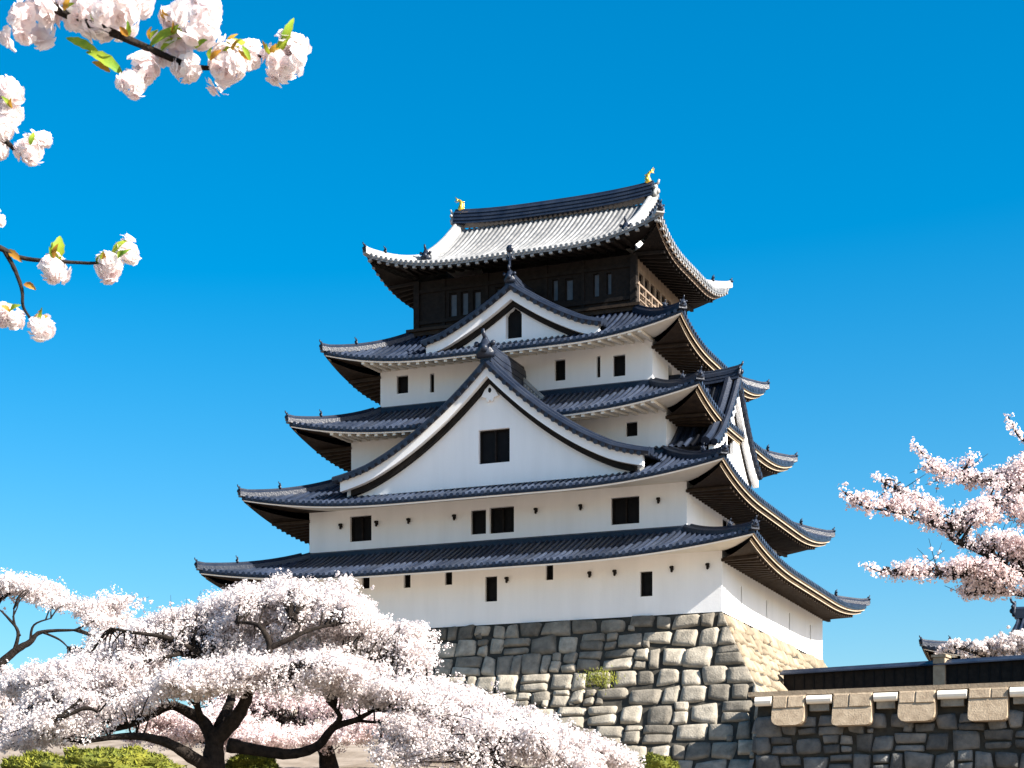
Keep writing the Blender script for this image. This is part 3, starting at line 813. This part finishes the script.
class Crown:
    def __init__(s, nf=1.0, cutn=-.06): s.nf = nf; s.cutn = cutn; s.c = []; s.r = []; s.tw = MB()
    def twig(s, p0, p1, sag, r0, dens, spread, start=.3, size=.1):
        L = (p1 - p0).length; n = max(4, int(L/.35)); pts = []
        side = Vector((random.uniform(-1,1), random.uniform(-1,1), random.uniform(-.4,.4)))*L*.07
        for i in range(n + 1):
            t = i/n
            pts.append(p0.lerp(p1, t) + Vector((0,0,sag*4*t*(1-t))) + side*math.sin(t*PI*random.uniform(.9,1.1)) + Vector((random.gauss(0,.02), random.gauss(0,.02), random.gauss(0,.02))))
        s.tw.tube(pts, [r0*(1 - .85*i/n) for i in range(n+1)], 5)
        k = int(L*(1-start)*dens)
        if random.random() < .14: s.tw.tube([p1, p1 + (p1-p0).normalized()*.3 + Vector((0,0,.12))], [.006,.003], 4); s.c.append(p1 + (p1-p0).normalized()*.18 + Vector((0,0,.06))); s.r.append(size*.5)
        for _ in range(k):
            t = start + (1-start)*random.random(); i = min(int(t*n), n-1)
            p = pts[i].lerp(pts[i+1], t*n - i); sp = spread*(1.0 if t < .8 else 1 - (t-.8)*3.2)
            if mnoise.noise(p*s.nf) < s.cutn and random.random() < .88: continue
            s.c.append(p + Vector((random.gauss(0,sp), random.gauss(0,sp), random.gauss(0,sp*.62) + sp*.25))); s.r.append(size*random.uniform(.6,1.25))
    def build(s, parent, m, per=7, q=.055):
        C = np.array([tuple(c) for c in s.c]); Rr = np.array(s.r); n = len(C)
        cen = np.repeat(C, per, 0); rr = np.repeat(Rr, per)
        d = rng.normal(size=(n*per, 3)); d /= np.linalg.norm(d, axis=1)[:,None]
        cen = cen + d*(rr*rng.uniform(.35, 1.0, n*per))[:,None]
        nrm = d + rng.normal(size=(n*per,3))*.3 + np.array([0,0,.25]); nrm /= np.linalg.norm(nrm, axis=1)[:,None]
        t1 = np.cross(nrm, rng.normal(size=(n*per,3))); t1 /= np.linalg.norm(t1, axis=1)[:,None]; t2 = np.cross(nrm, t1)
        sz = q*rng.uniform(.6, 1.3, n*per)[:,None]
        V = np.stack([cen + t1*sz, cen + t2*sz*.8 + nrm*sz*.25, cen - t1*sz, cen - t2*sz*.8 + nrm*sz*.25], 1)
        tone = np.repeat(rng.uniform(0, 1, n), per)
        nn = d + nrm*.25 + np.array([0,0,.35]); nn /= np.linalg.norm(nn, axis=1)[:,None]
        soup('blossom_crown', V, 4, m, parent, tone, nn)
        s.tw.build('twigs', M['bark'], parent, (0,0,0), True)


def cherry(label, base_pt, limbs, pads, m, per=14, q=.029, dens=34, spread=.17, size=.13, along=0, nf=1.0, group='cherry trees in blossom', sub=.35):
    """limbs: lists of (px, py, Y, radius); pads: (px, py, half width px, half height px, Y, half depth m, twigs, sag)"""
    o = thing('cherry_tree', label, 'tree', tuple(base_pt), 0, group)
    nodes = []; extra = []
    for i, L in enumerate(limbs):
        pts = smooth_path([(at(a, b_, Y) - Vector(base_pt), r) for a, b_, Y, r in L])
        mb = MB(); mb.tube([p for p, r in pts], [r for p, r in pts], 9, jit=.10)
        mb.build('trunk' if i == 0 else 'limb', M['bark'], o, (0,0,0), True)
        if along and i:
            for (p, r), (p2, r2) in zip(pts[:-1], pts[1:]):
                if r < .07:
                    for _ in range(int((p2 - p).length*along)): extra.append(p.lerp(p2, random.random()))
        nodes += [p for p, r in (pts if i else pts[len(pts)//2:])]
    cr = Crown(nf)
    for p in extra: cr.c.append(p + Vector((random.gauss(0,.04), random.gauss(0,.04), random.gauss(0,.04)))); cr.r.append(size*random.uniform(.5,1.1))
    for (px, py, hw, hh, Y, hd, n, sag, *tl) in pads:
        tl = tl[0] if tl else 0
        c = at(px, py, Y) - Vector(base_pt); k = Y/FPX
        hubs = []
        for _ in range(n):
            while True:
                u = Vector((random.uniform(-1,1), random.uniform(-1,1), random.uniform(-1,1)))
                if u.length < 1: break
            e = c + Vector((u.x*hw*k, u.y*hd, u.z*hh*k*.7 - tl*u.x*hw*k))
            cand = min(nodes, key=lambda q_: (q_ - e).length + random.uniform(0, .5))
            hubs.append(e)
            st = cand
            if (e - st).length > 3.4: st = e + (st - e).normalized()*random.uniform(1.8, 3.2)
            cr.twig(st, e, sag*random.uniform(.5,1.4), .022, dens, spread, .3, size)
    cr.build(o, m, per, q)
    return o


# main tree, left foreground
YT = 40.0
bt = at(212, 800, YT); bt.z = gz(bt.x, bt.y) - .1
K_ = lambda px, py, dY, r: (px, py, YT + dY, r*.62)
limbs = [
    [K_(212,820,0,.62), K_(213,778,0,.46), K_(214,748,0,.34), K_(218,728,0,.30)],
    [K_(217,738,0,.30), K_(236,718,-.3,.25), K_(246,700,-.5,.21), K_(250,688,-.7,.18), K_(268,682,-.9,.15), K_(290,674,-1.3,.11), K_(302,664,-1.5,.05)],
    [K_(214,744,0,.28), K_(205,724,.1,.22), K_(188,712,.2,.19), K_(170,706,.3,.15), K_(150,716,.3,.12), K_(120,728,.2,.10), K_(80,732,.1,.05)],
    [K_(203,722,.1,.14), K_(197,704,-.3,.11), K_(205,690,-.6,.06)],
    [K_(220,727,0,.24), K_(228,708,.5,.18), K_(231,690,.9,.12), K_(215,664,1.2,.10), K_(180,654,1.4,.08), K_(150,645,1.4,.05)],
    [K_(212,770,0,.28), K_(190,756,-.6,.22), K_(165,742,-.8,.17), K_(130,736,-1.0,.12), K_(80,742,-1.2,.07)],
    [K_(228,745,.1,.26), K_(255,750,.3,.22), K_(290,754,.4,.19), K_(318,746,.3,.16), K_(333,728,.2,.13), K_(356,720,0,.10), K_(374,710,-.1,.06)],
    [K_(333,728,.2,.12), K_(340,716,0,.09), K_(328,702,-.2,.05)], [K_(356,720,0,.07), K_(370,722,-.1,.05), K_(384,722,-.2,.03)],
    [K_(250,690,-.5,.17), K_(262,668,-.4,.14), K_(270,648,-.3,.12), K_(264,632,-.3,.10), K_(255,624,-.2,.07), K_(235,622,0,.04)],
    [K_(270,648,-.3,.11), K_(292,638,-.3,.09), K_(310,630,-.2,.07), K_(335,624,0,.04)], [K_(292,638,-.3,.06), K_(300,626,-.2,.04), K_(290,616,0,.025)],
    [K_(268,668,-.4,.13), K_(330,668,.2,.10), K_(400,684,.5,.08), K_(470,706,.5,.06), K_(540,728,.3,.04)],
    [K_(374,710,-.1,.07), K_(430,712,-.6,.07), K_(500,732,-.9,.05), K_(570,755,-1.1,.03)],
    [K_(215,664,1.2,.10), K_(175,640,.6,.08), K_(130,632,.5,.06), K_(110,628,.5,.03)], [K_(180,654,.4,.07), K_(120,668,.2,.06), K_(60,690,0,.035)],
    [K_(80,700,-1.4,.03), K_(60,718,-1.6,.06), K_(85,708,-1.6,.07), K_(98,712,-1.6,.04)],
    [K_(500,775,-2.0,.07), K_(497,752,-2.0,.065), K_(507,737,-2.0,.05), K_(532,726,-2.0,.03)],
]
# (px, py, half w px, half h px, Y, half depth, twigs, sag, tilt)
pads = [
    (278,596,55,8,42.4,1.2,75,.2,-.05), (225,608,60,8,42.2,1.2,80,.2,-.3), (330,608,60,9,42.2,1.2,85,.2,.25), (390,628,38,5,41.6,.9,50,.1,.12), (412,630,22,3,41.4,.5,14,.05,.1), (170,624,40,7,42.2,1.1,55,.15,-.3), (335,588,14,3,42.0,.4,8,.05,-.5),
    (265,616,110,8,42.2,1.0,100,.15), (205,632,70,8,41.6,1.0,80,.15,-.2), (330,632,60,6,41.6,.9,45,.1,.15),
    (150,642,45,8,41.6,1.1,70,.15,-.3), (130,664,60,9,41.4,1.1,90,.15,-.3), (200,655,60,8,41.4,1.0,80,.15,-.15), (290,656,50,6,41.2,.9,55,.1,.1),
    (355,676,55,7,40.8,1.1,85,.15,.15), (425,697,60,8,40.6,1.2,110,.13,.32), (490,719,60,9,40.2,1.2,110,.15,.42), (560,742,60,8,39.6,1.1,85,.12,.45), (612,758,30,6,39.2,.8,36,.1,.4),
    (120,690,60,10,40.6,1.1,100,.12,-.35), (60,712,60,11,40.6,1.2,100,.12,-.35), (100,712,55,8,39.8,.9,70,.1,-.3), (30,738,50,10,40,1.2,75,.1,-.3), (60,735,40,7,39.2,.7,40,.06,-.3),
    (50,682,60,10,42.0,1.2,85,.15,-.2),
    (250,672,70,7,38.9,.9,100,.12,-.02), (180,684,38,7,39.0,.9,60,.1,-.25), (310,678,50,7,38.9,.9,70,.1,.2), (215,688,45,5,38.8,.8,50,.08), (285,694,24,5,38.7,.6,24,.06),
    (385,692,55,8,39.2,.9,85,.12,.3), (440,718,60,9,38.9,1.0,95,.12,.4), (505,745,60,9,38.6,1.0,90,.12,.4), (425,742,36,9,38.6,.9,50,.1,.3), (470,764,60,9,38.2,1.0,75,.1,.3), (560,768,50,8,38.2,.9,50,.1,.3), (400,764,24,6,38.2,.7,20,.1,.2),
]
cherry('wide spreading white cherry tree with a dark forked trunk in the left foreground', bt, limbs, pads, M['blossom'])

# cherry at the far left edge, behind
Y2 = 47.0; b2 = at(-70, 800, Y2); b2.z = gz(b2.x, b2.y) - .1
K2 = lambda px, py, dY, r: (px, py, Y2 + dY, r*.62)
limbs2 = [[K2(-70,830,0,.4), K2(-62,740,0,.3), K2(-40,700,0,.24), K2(-5,670,0,.20)],
          [K2(-8,672,0,.19), K2(14,652,0,.15), K2(30,642,0,.12), K2(42,632,0,.08), K2(80,630,0,.04)],
          [K2(14,652,0,.09), K2(18,632,0,.07), K2(8,618,0,.05), K2(0,610,0,.03)], [K2(20,636,0,.06), K2(14,622,0,.05), K2(14,608,0,.025)], [K2(30,642,0,.06), K2(34,625,0,.045), K2(52,618,0,.02)],
          [K2(42,632,0,.06), K2(60,640,0,.04), K2(72,652,.2,.02)], [K2(-40,700,0,.15), K2(0,600,1,.08), K2(50,598,1.4,.05), K2(90,615,1.5,.03)], [K2(-40,700,.2,.15), K2(10,690,.6,.08), K2(70,690,.8,.04)]]
pads2 = [(-20,584,40,7,48,1.0,50,.15,.1), (25,594,45,7,48.2,1.0,75,.15,.2), (70,608,42,6,48.4,1.0,65,.15,.3), (108,624,30,6,48.4,.8,34,.1,.2), (125,604,18,3,48.4,.5,10,.08,-.3), (10,690,60,14,47.8,1.2,95,.12), (70,690,60,12,48,1.2,85,.12), (20,725,70,14,47.4,1.2,85,.1), (120,668,50,10,48,1.2,60,.1)]
cherry('pale cherry tree at the left edge with bare dark twigs against the sky', b2, limbs2, pads2, M['blossom'])

# low cherry behind the main trunk
Y3 = 50.0; b3 = at(330, 790, Y3); b3.z = gz(b3.x, b3.y) - .1
K3 = lambda px, py, dY, r: (px, py, Y3 + dY, r)
limbs3 = [[K3(330,800,0,.3), K3(328,760,0,.24), K3(318,735,0,.18)], [K3(318,735,0,.15), K3(270,715,0,.10), K3(220,705,0,.05)], [K3(318,735,0,.15), K3(370,715,0,.10), K3(430,712,0,.05)], [K3(320,740,0,.12), K3(250,745,0,.08), K3(150,735,0,.05)]]
pads3 = [(215,728,40,12,49,1.2,60,.1), (270,742,60,10,48.6,1.0,70,.1), (370,735,50,14,48.8,1.2,80,.1), (150,718,50,12,49,1.2,60,.1), (240,712,70,16,50,1.4,60,.15), (180,740,60,16,50,1.4,50,.1), (320,705,70,14,50,1.4,60,.15), (400,715,60,16,50,1.4,50,.15), (300,690,90,10,50.6,1.2,50,.15), (440,745,50,16,49.5,1.2,40,.1)]
cherry('low pinkish cherry tree seen behind the forked trunk', b3, limbs3, pads3, M['blossom_pink'])

# cherry reaching in from the right
Y4 = 27.0; b4 = at(1135, 900, Y4); b4.z = gz(b4.x, b4.y) - .1
K4 = lambda px, py, dY, r: (px, py, Y4 + dY, r)
limbs4 = [[(1135,1000,Y4,.30), K4(1130,850,0,.26), K4(1110,720,0,.22), K4(1080,625,0,.17)],
          [K4(1080,625,0,.16), K4(1030,574,0,.10), K4(1005,570,0,.075), K4(985,553,0,.06), K4(955,540,0,.045), K4(945,530,0,.03), K4(905,515,0,.02), K4(860,505,0,.01), K4(842,490,0,.006)],
          [K4(945,532,0,.03), K4(955,523,.1,.022), K4(985,505,.3,.015)], [K4(1005,570,0,.05), K4(1000,580,-.2,.03), K4(940,575,-.4,.02), K4(890,574,-.5,.012), K4(864,565,-.5,.006)],
          [K4(1090,640,0,.10), K4(1060,545,.5,.07), K4(1010,490,.8,.045), K4(965,478,.8,.03), K4(935,465,.8,.015), K4(913,443,.8,.007)],
          [K4(1060,600,.2,.08), K4(1030,595,.1,.05), K4(995,592,0,.03), K4(965,596,0,.01)], [K4(955,540,.1,.03), K4(920,498,.2,.018), K4(895,490,.2,.01), K4(876,475,.2,.006)],
          [K4(1060,545,.5,.05), K4(1040,460,.7,.03), K4(1018,435,.7,.02), K4(1008,416,.7,.006)]]
pads4 = [(1010,548,48,16,27,.55,62,.1), (960,520,40,13,27,.5,50,.08), (1010,515,45,14,27.3,.5,52,.08), (1000,483,38,11,27.8,.5,38,.06), (1020,470,25,10,27.8,.4,22,.05), (960,482,28,6,27.8,.3,18,.05), (990,588,40,10,27,.5,30,.05), (960,568,45,8,26.6,.4,36,.05), (905,573,26,5,26.5,.25,14,.04), (915,508,26,6,27.1,.3,16,.05), (875,502,24,3.5,27,.15,9,.02), (895,487,14,5,27.2,.15,6,.02), (930,465,14,7,27.8,.15,6,.02), (972,462,8,10,27.8,.15,5,.02), (1060,560,40,30,27.2,.8,40,.1), (1060,500,40,30,27.6,.8,40,.1)]
o4 = cherry('pink cherry boughs with upswept tips reaching in from the right edge', b4, limbs4, pads4, M['blossom_pink'], per=10, q=.020, dens=85, spread=.07, size=.068, along=70, nf=2.1)

# small greyish cherry before the turret
Y5 = 82.0; b5 = at(1000, 760, Y5); b5.z = 7.0
limbs5 = [[(1000,740,Y5,.22),(1002,700,Y5,.18),(1004,672,Y5,.13)], [(1004,675,Y5,.1),(980,655,Y5,.06),(955,648,Y5,.03)], [(1004,672,Y5,.1),(1020,650,Y5,.06),(1030,640,Y5,.03)]]
pads5 = [(985,652,40,12,Y5,1.4,55,.2), (1015,645,30,16,Y5,1.4,50,.2), (960,650,22,6,Y5,1.0,18,.15), (1012,668,22,8,Y5,1.2,24,.1), (1060,650,30,20,Y5,1.5,30,.1)]
cherry('small pale grey cherry tree between the boarded wall and the turret roof', b5, limbs5, pads5, M['blossom'], q=.06, dens=20)


# ------------------------------------------------------------------ foreground boughs, top left
YF = 3.0
bf = Vector((-1.35, 3.05, 0))
ft = thing('cherry_tree', 'close double blossom cherry boughs hanging in at the top left corner', 'tree', tuple(bf), 0, 'cherry trees in blossom')
F = lambda px, py, dY=0: at(px, py, YF + dY) - bf
def bough(nm, L, seg=9):
    pts = smooth_path([(p, r) for p, r in L]); mb = MB(); mb.tube([p for p, r in pts], [r for p, r in pts], seg, jit=.12)
    return mb.build(nm, M['bark'], ft, (0,0,0), True)
bough('trunk', [(Vector((0,0,-.05)), .14), (Vector((.02,.0,.8)), .12), (Vector((0,.03,1.7)), .10), (Vector((.03,0,2.4)), .08), (Vector((.1,0,3.2)), .05)])
bough('bough', [(Vector((.05,0,2.75)), .035), (F(-60,-60), .022), (F(30,-14), .009), (F(50,5), .008), (F(80,20), .0072), (F(130,40), .0062), (F(180,62), .005), (F(212,68), .0038), (F(245,60,.02), .0032), (F(284,50,.03), .0025)])
bough('bough', [(Vector((.02,0,2.3)), .03), (F(-80,90), .015), (F(-20,120), .009), (F(0,135), .005), (F(18,152), .003), (F(32,150), .002)])
bough('bough', [(Vector((.0,0,2.05)), .03), (F(-90,220), .016), (F(-20,240), .008), (F(2,249), .0045), (F(22,258), .0035), (F(55,261), .003), (F(95,263), .0024), (F(118,257), .002)])
bough('bough', [(F(4,250), .004), (F(14,268), .0035), (F(22,290), .003), (F(23,306), .0025), (F(30,318), .002)])


def pompom(px, py, r_px, dY=0.0, pink=.0):
    c = F(px, py, dY); r = r_px*1.06*(YF + dY)/FPX; polys = []
    nf = max(7, int(13*(r_px/22)**2)); fr_ = min(.0195, r*.72)
    lumps = [Vector((random.gauss(0,1), random.gauss(0,1), random.gauss(0,1))).normalized() for _ in range(4)]
    for i in range(nf):
        z = 1 - 2*(i + .5)/nf; ph = i*2.39996; d = Vector((math.sqrt(1-z*z)*math.cos(ph), math.sqrt(1-z*z)*math.sin(ph), z)) + Vector((random.gauss(0,.12), random.gauss(0,.12), random.gauss(0,.12)))
        d.normalize(); fc = c + Vector((random.gauss(0,.13), random.gauss(0,.13), random.gauss(0,.13)))*r + d*(r - fr_*.75)*(random.uniform(.62,1.0) + (.3 if random.random() < .15 else 0) + .3*max(max(0, d.dot(l_)) for l_ in lumps)**3)
        t1 = d.orthogonal().normalized(); t2 = d.cross(t1); rot = random.uniform(0, 6.28)
        for ring, (np_, rad, tilt) in enumerate(((6,1.1,.1),(6,.85,.55),(4,.5,1.0))):
            for k in range(np_):
                a = rot + ring*.5 + 2*PI*k/np_ + random.uniform(-.2,.2); e = (t1*math.cos(a) + t2*math.sin(a)); s_ = e.cross(d)
                ti = tilt + random.uniform(-.2,.2); ln = fr_*rad*random.uniform(.85,1.15)
                u = (e*math.cos(ti) + d*math.sin(ti)); w = fr_*.42*random.uniform(.8,1.15)
                p0 = fc + d*ring*.0015; pm = p0 + u*ln*.6 + d*ln*.04; pe = p0 + u*ln*.95 - d*ln*(.18 - .1*ring)
                polys.append([p0 - s_*w*.25, p0 + s_*w*.25, pm + s_*w, pm - s_*w]); polys.append([pm - s_*w, pm + s_*w, pe + s_*w*.55, pe - s_*w*.55])
    V = np.array([[tuple(p) for p in q] for q in polys]); soup('blossom_cluster', V, 4, M['petal'], ft, rng.uniform(0, 1, len(polys)))


def leaf(p0, p1, w, m=None, curl=.15):
    a, b_ = F(*p0), F(*p1); d = b_ - a; L = d.length; n = Vector((random.uniform(-.4,.4), -1, random.uniform(-.2,.5))); s_ = d.cross(n).normalized(); up = s_.cross(d).normalized()
    rows = []
    for i in range(9):
        t = i/8; ww = w*YF/FPX*math.sin(PI*min(1, t*.93 + .05))**.8*(1 - .3*t)
        c = a + d*t + up*L*curl*math.sin(t*PI); ww *= (1 + (.12 if i % 2 else -.05))
        rows.append([c - s_*ww + up*ww*.35, c, c + s_*ww + up*ww*.35])
    mb = MB(); mb.grid(rows); mb.build('leaf', m or M['leaf'], ft, (0,0,0), True)


for q in [(32,20,25),(82,4,27,.02),(112,14,28,-.01),(140,2,16,.03),(146,68,17),(132,82,14,-.01),(174,18,15,.01),(176,48,24,.03),(200,26,25,-.02),(206,4,17,.02),(184,66,15),(228,66,21),(246,56,15,.02),(284,60,22,.02),(296,46,14,.03),
          (9,92,15),(6,112,16,.01),(3,130,14),(-3,150,10),(30,152,14),(42,140,10,.01),(-5,218,9),(54,268,14),(108,268,15),(126,252,13,.01),(4,316,12),(14,320,10),(42,328,14),(-12,128,14)]:
    pompom(*q)
for a, b_, w, m in [((98,52),(66,38),5,0),((122,74),(86,52),7,0),((110,72),(92,62),4,1),((150,46),(188,30),6,0),((160,52),(182,38),4,0),((222,50),(246,42),6,0),((226,46),(238,34),3,1),((282,50),(294,18),5,0),((276,54),(290,34),4,0),((268,54),(283,44),4,1),
                    ((112,2),(120,-12),6,0),((206,2),(201,-8),5,0),((22,154),(32,142),6,0),((56,262),(60,236),7,0),((58,256),(52,242),4,0),((96,264),(110,254),5,0),((112,256),(128,240),4,0),((8,250),(22,262),4,1),((24,284),(36,290),4,1),((-2,312),(16,306),5,0),((30,322),(48,316),4,1),((160,10),(170,22),4,1)]:
    leaf(a, b_, w, M['leaf_rust'] if m else M['leaf'])


for px, py in [(100,24),(150,40),(172,34),(196,48),(210,60),(232,52),(250,60),(270,54),(12,108),(30,145),(54,258),(104,262),(118,258),(10,312),(38,320),(64,10),(128,36)]:
    for _ in range(2):
        a = random.uniform(-2.6, -.5); l = random.uniform(9, 17)
        leaf((px, py, random.uniform(-.03,.0)), (px + l*math.cos(a), py + l*math.sin(a), -.03), random.uniform(2.2,3.6), M['leaf_rust'] if random.random() < .35 else M['leaf'])


# ------------------------------------------------------------------ moss shrubs
def mossy(label, px, py, rpx, hpx, Y, seed):
    c = at(px, py, Y); k = Y/FPX; rx, hz = rpx*k, hpx*k
    g0 = min(gz(c.x, c.y), c.z - hz) - .1
    o = thing('moss_shrub', label, 'shrub', (c.x, c.y, g0), 0, 'mossy green shrubs')
    zc = c.z - g0; mb = MB(); rows = []
    for i in range(15):
        th = PI*.5*i/14 if i < 14 else PI*.5
        rows.append([])
        for j in range(28):
            ph = 2*PI*j/28; d = Vector((math.sin(th)*math.cos(ph), math.sin(th)*math.sin(ph), math.cos(th)))
            n_ = .95 + .34*mnoise.noise((d.x*2.4+seed, d.y*2.4, d.z*2.4)) + .13*mnoise.noise((d.x*6+seed, d.y*6, d.z*6))
            rows[-1].append((d.x*rx*n_, d.y*rx*.8*n_, zc - hz + d.z*hz*n_))
    rows.append([(p[0]*.98, p[1]*.98, 0) for p in rows[-1]])
    mb.grid(rows, .3, True); mb.build('mound', M['moss'], o, (0,0,0), True)
    pts = np.array([p for r in rows[:-1] for p in r]); n = 5200
    i0 = rng.integers(0, len(pts) - 29, n); f = rng.uniform(0, 1, (n,1)); f2 = rng.uniform(0, 1, (n,1))
    cen = pts[i0] + (pts[i0+1] - pts[i0])*f*np.where(np.linalg.norm(pts[i0+1]-pts[i0],axis=1)[:,None] < rx*.6, 1, 0) + (pts[i0+28] - pts[i0])*f2
    d = rng.normal(size=(n,3)); d[:,2] = np.abs(d[:,2]); d /= np.linalg.norm(d,axis=1)[:,None]; t1 = np.cross(d, rng.normal(size=(n,3))); t1 /= np.linalg.norm(t1,axis=1)[:,None]
    L = .07*rng.uniform(.5,1.4,(n,1)); V = np.stack([cen - t1*L*.3, cen + t1*L*.3, cen + d*L*1.2], 1)
    soup('sprigs', V, 3, M['moss'], o, rng.uniform(0,1,n))


mossy('broad yellow green moss shrub left of the forked cherry trunk', 112, 750, 66, 22, 37.5, 1)
mossy('dim moss shrub at the lower left corner beneath the shaded boughs', 40, 756, 40, 16, 38.0, 9)
mossy('small moss shrub just right of the forked cherry trunk', 252, 754, 26, 16, 41.5, 4)
mossy('bright moss shrub at the foot of the sunlit stone base', 657, 756, 24, 18, 62.0, 6)
tp = at(600, 679, 70.4)
tt_ = thing('moss_tuft', 'small bright moss tuft growing on the sloping stones of the base', 'moss', tuple(tp), 0, None)
n = 900; V = []
for i in range(n):
    p = Vector((random.gauss(0,.30), random.gauss(0,.16), random.gauss(0,.16))); d = Vector((random.uniform(-.6,.6), random.uniform(-1,.1), random.uniform(0,1))).normalized()*random.uniform(.05,.13); s_ = d.orthogonal().normalized()*.025
    V.append([p - s_, p + s_, p + d])
soup('sprigs', np.array([[tuple(q_) for q_ in t_] for t_ in V]), 3, M['moss'], tt_, rng.uniform(0,1,n))
